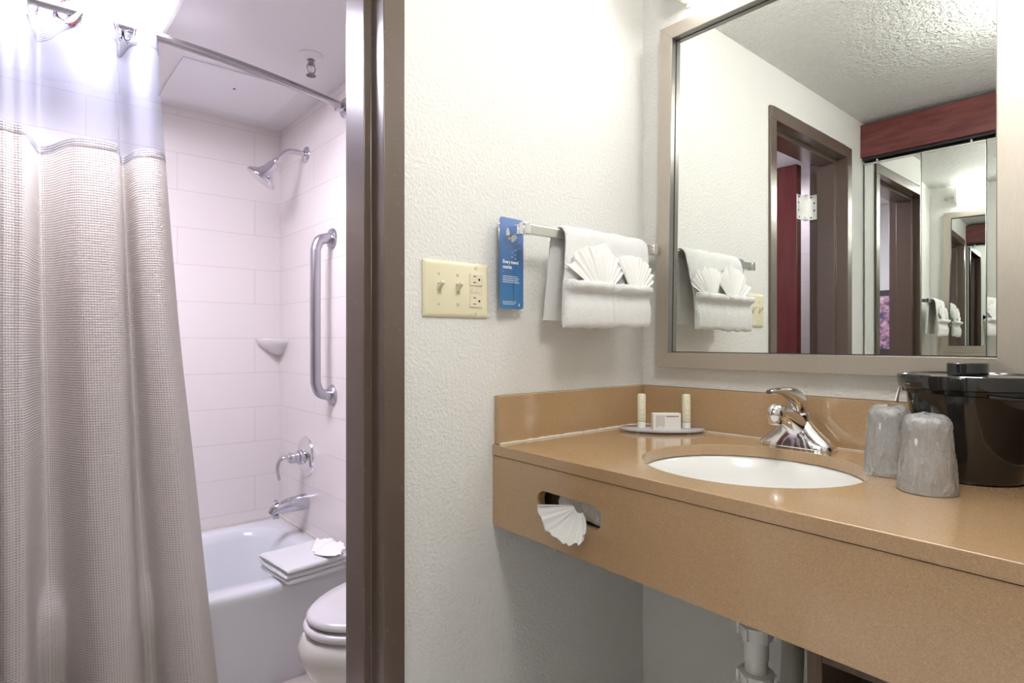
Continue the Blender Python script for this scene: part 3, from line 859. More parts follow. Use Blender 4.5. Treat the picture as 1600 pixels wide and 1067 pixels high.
# local +x runs along the card (away from camera), card lies in local XZ, z down from 0 to -0.2
W2, Hh = 0.0360, 0.196
out = [(x, z - 0.098) for x, z in rrect(0, 0, W2, 0.098, 0.006, 5)]
hole = [(0.0175 * cos(2 * pi * k / 28), -0.0335 + 0.0175 * sin(2 * pi * k / 28)) for k in range(28)]
def plate_with_hole(outer, inner, y0, y1, name, mat, parent, bevel=0):
    bm = bmesh.new()
    eo = []
    for loop in (outer, inner):
        vs = [bm.verts.new((x, y0, z)) for x, z in loop]
        eo += [bm.edges.new((vs[i], vs[(i + 1) % len(vs)])) for i in range(len(vs))]
    r = bmesh.ops.triangle_fill(bm, edges=eo, use_beauty=True)
    fs = [f for f in r['geom'] if isinstance(f, bmesh.types.BMFace)]
    ex = bmesh.ops.extrude_face_region(bm, geom=fs)
    for v in ex['geom']:
        if isinstance(v, bmesh.types.BMVert): v.co.y = y1
    bmesh.ops.recalc_face_normals(bm, faces=bm.faces)
    me = bpy.data.meshes.new(name); bm.to_mesh(me); bm.free(); me.materials.append(mat)
    o = bpy.data.objects.new(name, me); COL.objects.link(o); o.parent = parent
    return o
plate_with_hole(out, hole, -0.0004, 0.0004, 'card', M['blue'], tg)
def text_mesh(name, s, size, mat, parent, loc, rot, spacing=1.0, bold=0.0):
    cu = bpy.data.curves.new(name, 'FONT'); cu.body = s; cu.size = size; cu.space_character = spacing; cu.offset = bold
    cu.extrude = 0.0001
    o = bpy.data.objects.new(name + '_src', cu)
    COL.objects.link(o)
    dg = bpy.context.evaluated_depsgraph_get(); dg.update()
    me = bpy.data.meshes.new_from_object(o.evaluated_get(dg))
    COL.objects.unlink(o); bpy.data.objects.remove(o)
    me.name = name; me.materials.clear(); me.materials.append(mat)
    ob = bpy.data.objects.new(name, me); COL.objects.link(ob); ob.parent = parent
    ob.location = loc; ob.rotation_euler = rot
    return ob
RX = (radians(90), 0, 0)
text_mesh('heading', 'Every towel\ncounts.', 0.0108, M['tag_white'], tg, (-0.0275, -0.0006, -0.0985), RX, 0.92, 0.0002)
mb = MB(); mb.box(-0.0272, -0.0245, -0.0007, -0.0004, -0.1165, -0.1160); mb.obj('dash', M['tag_white'], tg)
def small_lines(name, x, z, n, w, dz, parent, mat, y=-0.0007, th=0.0008, seed=0, vertical=False):
    rnd = random.Random(seed); mb = MB()
    for k in range(n):
        ln = w * rnd.uniform(0.82, 1.0); p = 0
        while p < ln:
            c = rnd.uniform(0.0012, 0.0042)
            c = min(c, ln - p)
            if vertical: mb.box(x + k * dz, x + k * dz + th, y, y + 0.0003, z - p - c, z - p)
            else: mb.box(x + p, x + p + c, y, y + 0.0003, z - k * dz - th, z - k * dz)
            p += c + 0.0006
    return mb.obj(name, mat, parent, smooth=0)
small_lines('body_copy', -0.0275, -0.1255, 4, 0.052, 0.0042, tg, M['tag_white'], th=0.0013, seed=1)
small_lines('footnote', -0.0275, -0.1800, 3, 0.042, 0.0030, tg, M['tag_white'], th=0.0009, seed=2)
mb = MB(); mb.lathe([(0.0004, -0.004), (0.0018, -0.0015), (0.0013, 0.001), (0.0002, 0.0035)], (0.0225, 0, -0.1865), n=12)
mb.v = [(x, -0.0006 + (y * 0.05), z) for x, y, z in mb.v]; mb.obj('drop_mark', M['tag_white'], tg)
mb = MB()
stem = spline([(0.006, -0.0006, -0.1945), (0.0062, -0.0006, -0.150), (0.010, -0.0006, -0.110), (0.0215, -0.0006, -0.064)], 6)
mb.tube(stem, 0.0005, 4, r2=0.0002)
stem = spline([(0.0062, -0.0006, -0.150), (0.0035, -0.0006, -0.115), (0.004, -0.0006, -0.080)], 6)
mb.tube(stem, 0.0004, 4, r2=0.0002)
mb.obj('stem_print', M['blue_dark'], tg)
rnd = random.Random(4)
mb = MB()
for fx, fz in ((0.022, -0.050), (0.014, -0.0525), (0.0245, -0.062), (0.0165, -0.066), (0.009, -0.068), (0.002, -0.073), (0.010, -0.078), (0.001, -0.083), (0.012, -0.086)):
    for q in range(5):
        a = radians(-70 + 35 * q + rnd.uniform(-8, 8)); r_ = rnd.uniform(0.003, 0.0046)
        p0 = (fx + 0.0012 * sin(a), -0.0006, fz + 0.0012 * cos(a) - 0.002); p1 = (fx + r_ * sin(a), -0.0006, fz + r_ * cos(a) - 0.002)
        mb.tube([p0, p1], 0.00035, 4, r2=0.0002)
mb.obj('seed_head_print', M['tag_white'], tg)

# ------------------------------------------------------------------ hand towel with two pockets, and two fanned washcloths
ht = thing('hand_towel', 'thick white hand towel folded over the towel bar', 'towel', (0.069, -0.265, 1.26))
PTH = [(-0.026, 1.168, -0.157, 0.143), (-0.023, 1.22, -0.151, 0.146), (-0.020, 1.30, -0.144, 0.158), (-0.0155, 1.352, -0.140, 0.165), (-0.008, 1.370, -0.130, 0.166),
       (0.002, 1.3755, -0.129, 0.167), (0.013, 1.368, -0.130, 0.166), (0.0205, 1.350, -0.131, 0.165), (0.027, 1.30, -0.138, 0.160), (0.032, 1.25, -0.150, 0.148), (0.034, 1.158, -0.156, 0.142)]
sp_ = spline([(a, y0, b) for a, b, y0, y1 in PTH], 4); sp2 = spline([(a, y1, b) for a, b, y0, y1 in PTH], 4)
n = len(sp_); NY = 44
rings = []
for j in range(NY + 1):
    f = j / NY
    cen = [Vector((sp_[i].x, sp_[i].y + (sp2[i].y - sp_[i].y) * f, sp_[i].z)) for i in range(n)]
    outer = []; inner = []
    for i in range(n):
        t = cen[min(i + 1, n - 1)] - cen[max(i - 1, 0)]; t.y = 0; t.normalize()
        nr = Vector((-t.z, 0, t.x))
        th = 0.0042 * min(1, min(j, NY - j) / 2 + 0.3)
        w = noise.noise(Vector((i * 0.12, f * 5, 1))) * 0.003 + noise.noise(Vector((i * 0.5, f * 24, 4))) * 0.0009
        e = noise.noise(Vector((i * 0.4, j and 9 or 2, 3))) * 0.003 if j in (0, NY) else 0
        outer.append(cen[i] + nr * (th + w) + Vector((0, e, 0))); inner.append(cen[i] - nr * (th - w * 0.3) + Vector((0, e, 0)))
    rings.append([(p.x, p.y, p.z - 1.26) for p in outer] + [(p.x, p.y, p.z - 1.26) for p in reversed(inner)])
mb = MB(); mb.loft(rings); mb.obj('towel_cloth', M['terry'], ht, smooth=70)
# pocket folds
def pocket(y0, y1, seed, zb, sk):
    NYp, NZ = 26, 22
    prof = [(0.040, zb), (0.0445, zb + 0.002), (0.0465, 1.165), (0.050, 1.19), (0.0475, 1.208), (0.0440, 1.213), (0.0435, 1.230), (0.0470, 1.233),
            (0.0550, 1.2355), (0.0600, 1.242), (0.0585, 1.2505), (0.0510, 1.2540), (0.0440, 1.2500), (0.0425, 1.243)]
    rings = []
    for j in range(NYp + 1):
        f = j / NYp; ring = []
        e = min(1.0, (min(j, NYp - j) / 2.2) ** 0.6 + 0.15)
        for i, (x, z) in enumerate(prof):
            w = noise.noise(Vector((f * 6, z * 40, seed))) * 0.0022 + noise.noise(Vector((f * 26, z * 160, seed))) * 0.0009
            dz = noise.noise(Vector((f * 7, 0, seed + 3))) * 0.003
            yy = y0 + (y1 - y0) * f + (1.25 - z) * sk * (1 if f > 0.5 else -1)
            ring.append((0.038 + (x - 0.038) * e + w, yy + 0.265, z + dz - 1.26))
        ring += [(0.036, ring[-1][1], ring[-1][2]), (0.036, ring[0][1], ring[0][2])]
        rings.append(ring)
    mb = MB(); mb.loft(rings); return mb
pocket(-0.418, -0.262, 3, 1.150, 0.03).obj('pocket_fold', M['terry'], ht, smooth=70)
pocket(-0.266, -0.118, 8, 1.1535, 0.02).obj('pocket_fold', M['terry'], ht, smooth=70)
f1 = fan('washcloth', 13, -62, 50, 0.024, 0.122, 0.0075, M['terry_fan'], 2, -0.010, th=0.0016, shear=-0.10)
f1.location = (0.1135, -0.300, 1.219); f1.rotation_euler = (radians(3), 0, radians(90))
tag(f1, 'left fanned white washcloth tucked into the hand towel on the towel bar', 'washcloth')
f2 = fan('washcloth', 12, -34, 62, 0.024, 0.110, 0.0075, M['terry_fan'], 7, -0.010, th=0.0016)
f2.location = (0.1135, -0.190, 1.222); f2.rotation_euler = (radians(3), 0, radians(90))
tag(f2, 'right fanned white washcloth tucked into the hand towel, nearer the mirror', 'washcloth')

# ------------------------------------------------------------------ vanity counter
vc = thing('vanity_counter', 'tan quartz vanity counter with deep apron and splashes', 'vanity counter', (0, 0, 0.898))
SLOPE = -1.95
fy = lambda x: -0.531 + x * math.tan(radians(SLOPE))
def plate_xy(outer, inner, z0, z1, name, mat, parent, bevel=0):
    bm = bmesh.new(); eo = []
    for loop in (outer, inner):
        vs = [bm.verts.new((x, y, z0)) for x, y in loop]
        eo += [bm.edges.new((vs[i], vs[(i + 1) % len(vs)])) for i in range(len(vs))]
    r = bmesh.ops.triangle_fill(bm, edges=eo, use_beauty=True)
    fs = [f for f in r['geom'] if isinstance(f, bmesh.types.BMFace)]
    ex = bmesh.ops.extrude_face_region(bm, geom=fs)
    for v in ex['geom']:
        if isinstance(v, bmesh.types.BMVert): v.co.z = z1
    bmesh.ops.recalc_face_normals(bm, faces=bm.faces)
    me = bpy.data.meshes.new(name); bm.to_mesh(me); bm.free(); me.materials.append(mat)
    o = bpy.data.objects.new(name, me); COL.objects.link(o); o.parent = parent
    if bevel:
        bv = o.modifiers.new('bevel', 'BEVEL'); bv.width = bevel; bv.segments = 2; bv.limit_method = 'ANGLE'
    return o
SX, SY, SA, SB = 0.4585, -0.296, 0.192, 0.187
ell = [(SX + SA * cos(2 * pi * k / 96), SY + SB * sin(2 * pi * k / 96)) for k in range(96)]
plate_xy([(0.0005, fy(0)), (0.906, fy(0.906)), (0.906, -0.0005), (0.0005, -0.0005)], ell, -0.0225, 0, 'countertop', M['quartz'], vc, 0.0015)
# apron with the slot for the tissues
apr_out = [(0.0005, 0.725 - 0.898), (0.905, 0.725 - 0.898), (0.905, -0.0235), (0.0005, -0.0235)]
slot = [(x, z) for x, z in rrect(0.231, 0.8065 - 0.898, 0.0855, 0.0225, 0.0222, 8)]
a_ = plate_with_hole(apr_out, slot, 0.0, 0.020, 'apron', M['quartz'], vc)
a_.location = (0, -0.5295, 0); a_.rotation_euler = (0, 0, radians(SLOPE))
box_obj('backsplash', (0.0165, 0.886, -0.0200, -0.0006, 0.0005, 0.1035), M['quartz'], vc, 0.001)
box_obj('side_splash', (0.0006, 0.0160, -0.5265, -0.0006, 0.0005, 0.1045), M['quartz'], vc, 0.001)
box_obj('side_splash', (0.8865, 0.9060, -0.552, -0.0006, 0.0005, 0.1035), M['quartz'], vc, 0.001)
mb = MB()
rnd = random.Random(3)
def caulk_line(p0, p1, n, r, mb=mb):
    P = [Vector(p0).lerp(Vector(p1), k / n) for k in range(n + 1)]
    mb.tube(P, [r * rnd.uniform(0.6, 1.15) for _ in P], 6)
caulk_line((0.0172, -0.523, 0.001), (0.0172, -0.02, 0.001), 40, 0.0036)
caulk_line((0.013, -0.0215, 0.001), (0.886, -0.0215, 0.001), 40, 0.0018)
caulk_line((0.885, -0.55, 0.001), (0.885, -0.02, 0.001), 30, 0.0022)
caulk_line((0.001, -0.5270, 0.0), (0.001, -0.5270, 0.104), 12, 0.0018)
caulk_line((0.0008, -0.5205, 0.1055), (0.0008, -0.003, 0.1055), 30, 0.0014)
caulk_line((0.001, -0.001, 0.1050), (0.886, -0.001, 0.1050), 30, 0.0014)
mb.obj('caulk_bead', M['caulk'], vc, smooth=60)
# sink
sk = thing('sink_basin', 'white oval undermount sink in the tan counter', 'sink', (SX, SY, 0.8755))
mb = MB()
def er(a, b_, z, dy=0): return [(a * cos(2 * pi * k / 72), b_ * sin(2 * pi * k / 72) + dy, z) for k in range(72)]
mb.loft([er(SA + 0.022, SB + 0.022, -0.002), er(SA + 0.004, SB + 0.004, -0.001), er(SA - 0.002, SB - 0.002, -0.006), er(SA - 0.014, SB - 0.014, -0.040), er(SA - 0.035, SB - 0.035, -0.085), er(SA - 0.075, SB - 0.075, -0.118), er(0.06, 0.06, -0.130), er(0.024, 0.024, -0.134)], caps=False)
mb.loft([er(SA + 0.022, SB + 0.022, -0.002), er(SA + 0.022, SB + 0.022, -0.014), er(SA + 0.004, SB + 0.004, -0.030), er(SA - 0.02, SB - 0.02, -0.095), er(0.08, 0.08, -0.142), er(0.024, 0.024, -0.146)], caps=False)
mb.obj('bowl', M['porcelain'], sk, smooth=60)
q = MB(); q.lathe([(0.0235, -0.146), (0.0235, -0.133), (0.020, -0.1325), (0.017, -0.135), (0.0, -0.136)], n=32); q.obj('drain_flange', M['chrome'], sk)
# tissues in the apron slot
tx = thing('tissue_box', 'tissue box mounted behind the slot in the counter apron', 'tissue box', (0.231, -0.492, 0.8035), radians(SLOPE))
mb = MB()
mb.box(-0.115, 0.115, 0.0, 0.002, -0.045, 0.045); mb.box(-0.115, -0.112, -0.020, 0.0, -0.045, 0.045); mb.box(0.112, 0.115, -0.020, 0.0, -0.045, 0.045)
mb.box(-0.112, 0.112, -0.020, 0.0, -0.045, -0.042); mb.box(-0.112, 0.112, -0.020, 0.0, 0.042, 0.045)
mb.obj('box_shell', M['cab_wood'], tx)
rnd = random.Random(12)
me = bpy.data.meshes.new('tissue_stack'); bm = bmesh.new(); g = []
for i in range(41):
    r_ = []
    for k in range(9):
        x = -0.055 + 0.115 * i / 40; z = -0.020 + 0.044 * k / 8
        r_.append(bm.verts.new((x, -0.012 + 0.006 * sin(i * 1.7) * (k / 8) + 0.003 * sin(k * 1.2 + i * 0.3), z)))
    g.append(r_)
for i in range(40):
    for k in range(8): bm.faces.new((g[i][k], g[i + 1][k], g[i + 1][k + 1], g[i][k + 1])).smooth = True
bm.to_mesh(me); bm.free(); me.materials.append(M['paper'])
o = bpy.data.objects.new('tissue_stack', me); COL.objects.link(o); o.parent = tx
tf = fan('tissue', 12, 264, 132, 0.012, 0.075, 0.0045, M['paper'], 21, 0.018, 0.0009, shear=-0.66)
tf.location = (0.276, -0.5545, 0.826); tf.rotation_euler = (0, 0, radians(SLOPE))
tag(tf, 'white tissue fanned out of the oval slot in the counter apron', 'tissue')

# ------------------------------------------------------------------ faucet
fa = thing('faucet', 'chrome single-lever faucet at the back of the oval sink', 'faucet', (0.446, -0.068, 0.8985))
mb = MB()
# bridge body lofted along X
secs = [(-0.0755, 0.010, 0.006), (-0.0735, 0.017, 0.011), (-0.064, 0.0225, 0.021), (-0.050, 0.0255, 0.032), (-0.037, 0.027, 0.045), (-0.026, 0.0275, 0.057), (-0.017, 0.0275, 0.064), (-0.008, 0.027, 0.068),
        (0, 0.027, 0.069), (0.008, 0.027, 0.068), (0.017, 0.0275, 0.064), (0.026, 0.0275, 0.057), (0.037, 0.027, 0.045), (0.050, 0.0255, 0.032), (0.064, 0.0225, 0.021), (0.0735, 0.017, 0.011), (0.0755, 0.010, 0.006)]
rings = []
for x, d, h in secs:
    ring = [(x, -d, 0), (x, -d, 0.003)]
    for k in range(13):
        a = pi - pi * k / 12
        ring.append((x, d * cos(a) * (1 - 0.25 * min(1, h / 0.07) * sin(a)), 0.004 + (h - 0.004) * sin(a)))
    ring += [(x, d, 0.003), (x, d, 0)]
    rings.append(ring)
mb.loft(rings); mb.obj('base', M['chrome'], fa, smooth=60)
mb = MB()
spts = spline([(0, 0.006, 0.038), (0, -0.022, 0.056), (0, -0.058, 0.072), (0, -0.082, 0.080), (0, -0.100, 0.078)], 6); k = len(spts)
mb.tube(spts, [0.026 - 0.0115 * min(1, i / (k * 0.8)) for i in range(k)], 24, r2=[0.026 - 0.0125 * min(1, i / (k * 0.8)) for i in range(k)], up=(1, 0, 0))
mb.obj('spout', M['chrome'], fa, smooth=60)
mb = MB(); mb.lathe([(0.001, 0.097), (0.008, 0.0955), (0.014, 0.090), (0.0168, 0.082), (0.0165, 0.074), (0.0145, 0.068), (0.0145, 0.058), (0.0125, 0.0565), (0.0, 0.058)], (0, -0.096, 0), n=32); mb.obj('aerator', M['chrome'], fa, smooth=40)
mb = MB(); mb.lathe([(0.0265, 0.058), (0.0270, 0.068), (0.0255, 0.072), (0.0235, 0.074)], (0, 0.004, 0), n=36); mb.obj('collar', M['chrome'], fa, smooth=40)
mb = MB()
hp = spline([(0, 0.004, 0.070), (0, 0.002, 0.084), (0, -0.010, 0.100), (0, -0.034, 0.112), (0, -0.068, 0.120), (0, -0.100, 0.1235), (0, -0.124, 0.1225)], 6); k = len(hp)
wd = [0.0225, 0.0215, 0.0185, 0.0150, 0.0115, 0.0085, 0.0060]; dp = [0.0250, 0.0260, 0.0230, 0.0155, 0.0090, 0.0052, 0.0042]
def interp(tab, f):
    f = f * (len(tab) - 1); i = min(int(f), len(tab) - 2); return tab[i] + (tab[i + 1] - tab[i]) * (f - i)
mb.tube(hp, [interp(wd, i / (k - 1)) for i in range(k)], 24, r2=[interp(dp, i / (k - 1)) for i in range(k)], up=(1, 0, 0)); mb.obj('lever', M['chrome'], fa, smooth=60)
mb = MB(); mb.lathe([(0.0045, 0), (0.0045, 0.0008)], (-0.003, -0.0185, 0.078), (0, -1, 0.3), n=16); mb.obj('temperature_mark', M['red'], fa)

# ------------------------------------------------------------------ amenity tray, two tubes, soap box
Rt = Vector((cos(radians(49.277)), sin(radians(49.277)), 0)); 
tr = thing('amenity_tray', 'clear oval acrylic tray in the corner of the counter', 'tray', (0.132, -0.100, 0.8985), radians(41))
mb = MB(); A_, B_ = 0.102, 0.054
mb.loft([[(a * cos(2 * pi * k / 48), b_ * sin(2 * pi * k / 48), z) for k in range(48)] for a, b_, z in ((A_ - 0.002, B_ - 0.002, 0.0035), (A_, B_, 0.005), (A_, B_, 0.0085), (A_ - 0.002, B_ - 0.002, 0.0095))])
mb.obj('tray_plate', M['tray'], tr)
for px, py in ((-0.06, -0.028), (0.06, -0.028), (-0.06, 0.028), (0.06, 0.028)):
    q = MB(); q.lathe([(0.005, 0), (0.006, 0.0035)], (px, py, 0), n=14); q.obj('foot', M['tray'], tr)
def tube_bottle(loc, label, seed):
    t = thing('toiletry_tube', label, 'toiletry tube', loc, radians(49.277), 'toiletry tubes on the tray')
    q = MB(); q.lathe([(0.0098, 0), (0.0101, 0.001), (0.0101, 0.0135), (0.0098, 0.014)], n=28); q.obj('cap', M['cap'], t)
    q = MB(); q.lathe([(0.0098, 0.0145), (0.0102, 0.016), (0.0102, 0.078), (0.0096, 0.0815), (0.006, 0.083), (0, 0.0832)], n=28); q.obj('tube_body', M['cream'], t, smooth=50)
    q = MB(); q.lathe([(0.01035, 0.0163), (0.01035, 0.0172)], n=28, caps=False); q.obj('printed_ring', M['ink_blue'], t)
    def wrapped(name, rows, mat):
        rnd = random.Random(seed); mb = MB()
        for z, a0, a1, th in rows:
            a = a0
            while a < a1:
                c = min(rnd.uniform(4, 10), a1 - a); R = 0.01033
                A = [radians(a + c * i / 2) for i in range(3)]
                for i in range(2):
                    mb.add([(R * sin(A[i]), -R * cos(A[i]), z), (R * sin(A[i + 1]), -R * cos(A[i + 1]), z), (R * sin(A[i + 1]), -R * cos(A[i + 1]), z + th), (R * sin(A[i]), -R * cos(A[i]), z + th)], [(0, 1, 2, 3)])
                a += c + 3
        return mb.obj(name, mat, t)
    wrapped('small_print', [(0.0645, -6, 12, 0.0008), (0.0625, -4, 12, 0.0004), (0.044, -24, 30, 0.0008), (0.033, -24, 22, 0.0008), (0.030, -24, 28, 0.0006), (0.0225, -24, 32, 0.0012)], M['ink_blue'])
    return t
tube_bottle((0.099, -0.1375, 0.9082), 'slim cream toiletry tube on the clear tray, left of the soap box', 1)
tube_bottle((0.178, -0.0645, 0.9082), 'slim cream toiletry tube on the clear tray, right of the soap box', 2)
sb = thing('soap_box', 'small white printed soap box standing on the clear tray', 'soap box', (0.1590, -0.1215, 0.9082), radians(49.277))
box_obj('carton', (-0.0335, 0.0335, -0.009, 0.009, 0, 0.0395), M['soap_label'], sb, 0.0008)
small_lines('title_print', -0.002, 0.0340, 1, 0.032, 0.003, sb, M['ink'], y=-0.0094, th=0.0028, seed=5)
small_lines('side_print', -0.026, 0.0345, 6, 0.030, 0.0037, sb, M['ink'], y=-0.0094, th=0.0010, seed=6, vertical=True)

# ------------------------------------------------------------------ wrapped cups and ice bucket
def cup(loc, label, seed, h=0.111, rb=0.0365, rt=0.0275):
    t = thing('wrapped_cup', label, 'plastic cup', loc, 0, 'wrapped cups by the sink')
    q = MB()
    q.lathe([(rb, 0), (rb, 0.003), (rb - 0.001, 0.005), (rb - 0.0018, 0.007), (rb - 0.003, 0.012), (rt + 0.001, h - 0.010), (rt, h - 0.006), (rt - 0.004, h - 0.004), (0.0, h - 0.004)], n=48, caps=False)
    q.obj('cup_body', M['cup'], t, smooth=50)
    q = MB(); rings = []
    prof = [(rb + 0.0012, 0.001), (rb + 0.0014, 0.006), (rb + 0.0008, 0.012), (rb - 0.001, 0.03), (rb - 0.003, 0.05), (rb - 0.0055, 0.07), (rt + 0.003, 0.09), (rt + 0.002, h - 0.010), (rt - 0.001, h - 0.002), (rt - 0.008, h + 0.002), (rt - 0.018, h + 0.003), (0.004, h + 0.0035)]
    pr = spline([(a, 0, b) for a, b in prof], 6)
    for i, p in enumerate(pr):
        ring = []
        for k in range(110):
            a = 2 * pi * k / 110
            w = noise.noise(Vector((cos(a) * 3, sin(a) * 3, p.z * 35 + seed * 7))) * 0.0022 + (0.5 - abs(noise.noise(Vector((cos(a) * 6 + p.z * 50, sin(a) * 6, p.z * 55 + seed * 3))))) ** 3 * 0.012
            top = max(0, p.z - (h - 0.006)) / 0.01
            zz = p.z + noise.noise(Vector((p.x * 90 * cos(a), p.x * 90 * sin(a), seed))) * 0.006 * min(1, top)
            r_ = p.x + (w if p.z < h - 0.005 else w * 0.4)
            ring.append((r_ * cos(a), r_ * sin(a), max(zz, 0.0005)))
        rings.append(ring)
    q.loft(rings, True, False)
    q.obj('wrapper', M['wrapper'], t, smooth=40)
    return t
cup((0.6590, -0.207, 0.8985), 'upturned wrapped plastic cup behind, between faucet and ice bucket', 1)
cup((0.7350, -0.2950, 0.8985), 'upturned wrapped plastic cup in front of the black ice bucket', 5)

ib = thing('ice_bucket', 'black glossy plastic ice bucket with lid on the counter', 'ice bucket', (0.7545, -0.1370, 0.8985))
def oval(r, z, n=64, kx=1.0): return [(r * cos(2 * pi * k / n), r * sin(2 * pi * k / n), z) for k in range(n)]
mb = MB(); mb.loft([oval(0.062, 0.0), oval(0.068, 0.002), oval(0.0705, 0.008), oval(0.079, 0.07), oval(0.0885, 0.137), oval(0.0940, 0.139), oval(0.0945, 0.145)]); mb.obj('bucket_body', M['bucket'], ib, smooth=40)
mb = MB(); mb.loft([oval(0.0970, 0.1455), oval(0.0995, 0.147), oval(0.1015, 0.164), oval(0.1005, 0.1675), oval(0.096, 0.168), oval(0.094, 0.166), oval(0.06, 0.166), oval(0.03, 0.166)]); mb.obj('lid', M['bucket_lid'], ib, smooth=30)
lidk = MB(); lidk.lathe([(0.026, 0.1665), (0.0280, 0.168), (0.0280, 0.1855), (0.0265, 0.187), (0.0, 0.1865)], (-0.004, 0.0, 0), n=40); lidk.obj('lid_knob', M['bucket_lid'], ib, smooth=30)
fwd = Vector((-0.7578, 0.6525, 0))
hb_ = MB()
hpts = []
for k in range(17):
    a = radians(-132 + 66 + (k / 16) * 66 * 1.0)   # front arc of the bail handle
    hpts.append((0.1000 * cos(a + radians(0)), 0.1000 * sin(a), 0.139 - 0.004 * sin(pi * k / 16)))
hb_.tube(hpts, 0.0026, 10, up=(0, 0, 1)); hb_.obj('bail_handle', M['bucket_lid'], ib)
mb = MB()
for k, a in enumerate((196, 204)):
    a = radians(a); c = Vector((0.0975 * cos(a), 0.0975 * sin(a), 0.143))
    mb.loft([[c + Vector((0, -0.003, 0)), c + Vector((0, 0.003, 0)), c + Vector((-0.001, 0.002, 0)), c + Vector((-0.001, -0.002, 0))],
             [c + Vector((-0.004, -0.006, -0.022)), c + Vector((-0.003, 0.004, -0.024)), c + Vector((-0.005, 0.002, -0.026)), c + Vector((-0.006, -0.005, -0.024))]])
mb.obj('liner_tip', M['liner'], ib)

# ------------------------------------------------------------------ wall mirror
mi = thing('wall_mirror', 'large wall mirror in a brushed champagne metal frame', 'mirror', (0.44, 0, 1.45))
OX, OZ = 0.44, 1.45
oTL, oTR, oBR, oBL = (0.0775, 1.933), (0.812, 1.933), (0.812, 1.0535), (0.0620, 1.0535)
iTL, iTR, iBR, iBL = (0.1150, 1.8970), (0.770, 1.8970), (0.770, 1.0915), (0.1020, 1.0915)
yF, yBk, yG = -0.0335, -0.0008, -0.0145
def rail(a, b, c, d, mat):
    """outer a-b, inner d-c"""
    mb = MB()
    P = lambda p, y: (p[0] - OX, y, p[1] - OZ)
    mb.add([P(a, yF + 0.002), P(b, yF + 0.002), P(c, yF), P(d, yF), P(a, yBk), P(b, yBk), P(c, yBk), P(d, yBk)],
           [(0, 1, 2, 3), (4, 7, 6, 5), (0, 4, 5, 1), (1, 5, 6, 2), (2, 6, 7, 3), (3, 7, 4, 0)])
    return mb.obj('frame_rail', mat, mi, 0.0007, smooth=20)
M['champ_h'] = brushed('champagne_metal_horizontal', (1.0, 1.0, 0.9))
rail(oTL, oTR, iTR, iTL, M['champagne'])
rail(oBR, oBL, iBL, iBR, M['champ_h'])
rail(oBL, oTL, iTL, iBL, M['champagne'])
rail(oTR, oBR, iBR, iTR, M['champagne'])
# inner return (slightly darker metal) just inside the face
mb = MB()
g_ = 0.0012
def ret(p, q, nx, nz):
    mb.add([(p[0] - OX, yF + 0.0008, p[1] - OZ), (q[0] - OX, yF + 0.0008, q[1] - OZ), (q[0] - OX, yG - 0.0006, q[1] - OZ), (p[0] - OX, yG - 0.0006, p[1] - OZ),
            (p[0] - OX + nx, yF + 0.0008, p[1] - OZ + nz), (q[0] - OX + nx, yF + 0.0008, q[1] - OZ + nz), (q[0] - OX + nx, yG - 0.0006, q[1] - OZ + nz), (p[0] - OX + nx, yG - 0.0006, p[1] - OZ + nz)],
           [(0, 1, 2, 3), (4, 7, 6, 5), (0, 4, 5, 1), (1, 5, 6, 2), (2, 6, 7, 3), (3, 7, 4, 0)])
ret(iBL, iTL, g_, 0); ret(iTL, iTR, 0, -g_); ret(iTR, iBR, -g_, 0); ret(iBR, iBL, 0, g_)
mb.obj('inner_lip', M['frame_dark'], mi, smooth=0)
mb = MB()
for p, q, nx, nz in ((iBL, iTL, 1, 0), (iTL, iTR, 0, -1), (iTR, iBR, -1, 0), (iBR, iBL, 0, 1)):
    a_ = 0.0028
    mb.add([(p[0] - OX, yG - 0.0006, p[1] - OZ), (q[0] - OX, yG - 0.0006, q[1] - OZ), (q[0] - OX + nx * a_, yG - 0.0006, q[1] - OZ + nz * a_), (p[0] - OX + nx * a_, yG - 0.0006, p[1] - OZ + nz * a_),
            (p[0] - OX, yG, p[1] - OZ), (q[0] - OX, yG, q[1] - OZ), (q[0] - OX + nx * a_, yG, q[1] - OZ + nz * a_), (p[0] - OX + nx * a_, yG, p[1] - OZ + nz * a_)], [(0, 1, 2, 3), (4, 7, 6, 5), (2, 3, 7, 6)])
mb.obj('glass_gasket', M['rubber'], mi, smooth=0)
mb = MB(); mb.add([(p[0] - OX, y, p[1] - OZ) for y in (yG, yG + 0.004) for p in (iTL, iTR, iBR, iBL)], [(0, 1, 2, 3), (7, 6, 5, 4), (0, 4, 5, 1), (1, 5, 6, 2), (2, 6, 7, 3), (3, 7, 4, 0)])
mb.obj('mirror_glass', M['mirror'], mi, smooth=0)

# ------------------------------------------------------------------ vanity light over the mirror
vl = thing('vanity_light', 'long white wraparound light fixture above the mirror', 'wall light', (0.44, 0, 2.03))
mb = MB()
pr = [(x, z) for x, z in rrect(-0.055, 0.0, 0.0490, 0.050, 0.022, 6)]
mb.prism([(y, z) for y, z in pr], -0.285, 0.285, 'X'); mb.obj('lens', M['lens'], vl, smooth=30)
for s_ in (-1, 1):
    mb = MB(); mb.prism([(y, z) for y, z in rrect(-0.0545, 0.0, 0.0510, 0.053, 0.024, 6)], s_ * 0.2852, s_ * 0.299, 'X'); mb.obj('end_cap', M['fixture'], vl, 0.003)
box_obj('back_plate', (-0.30, 0.30, -0.0055, -0.0005, -0.056, 0.056), M['fixture'], vl, 0.001)
box_obj('mounting_strip', (-0.36, -0.3005, -0.012, -0.0006, -0.006, 0.006), M['nickel'], vl, 0.001)

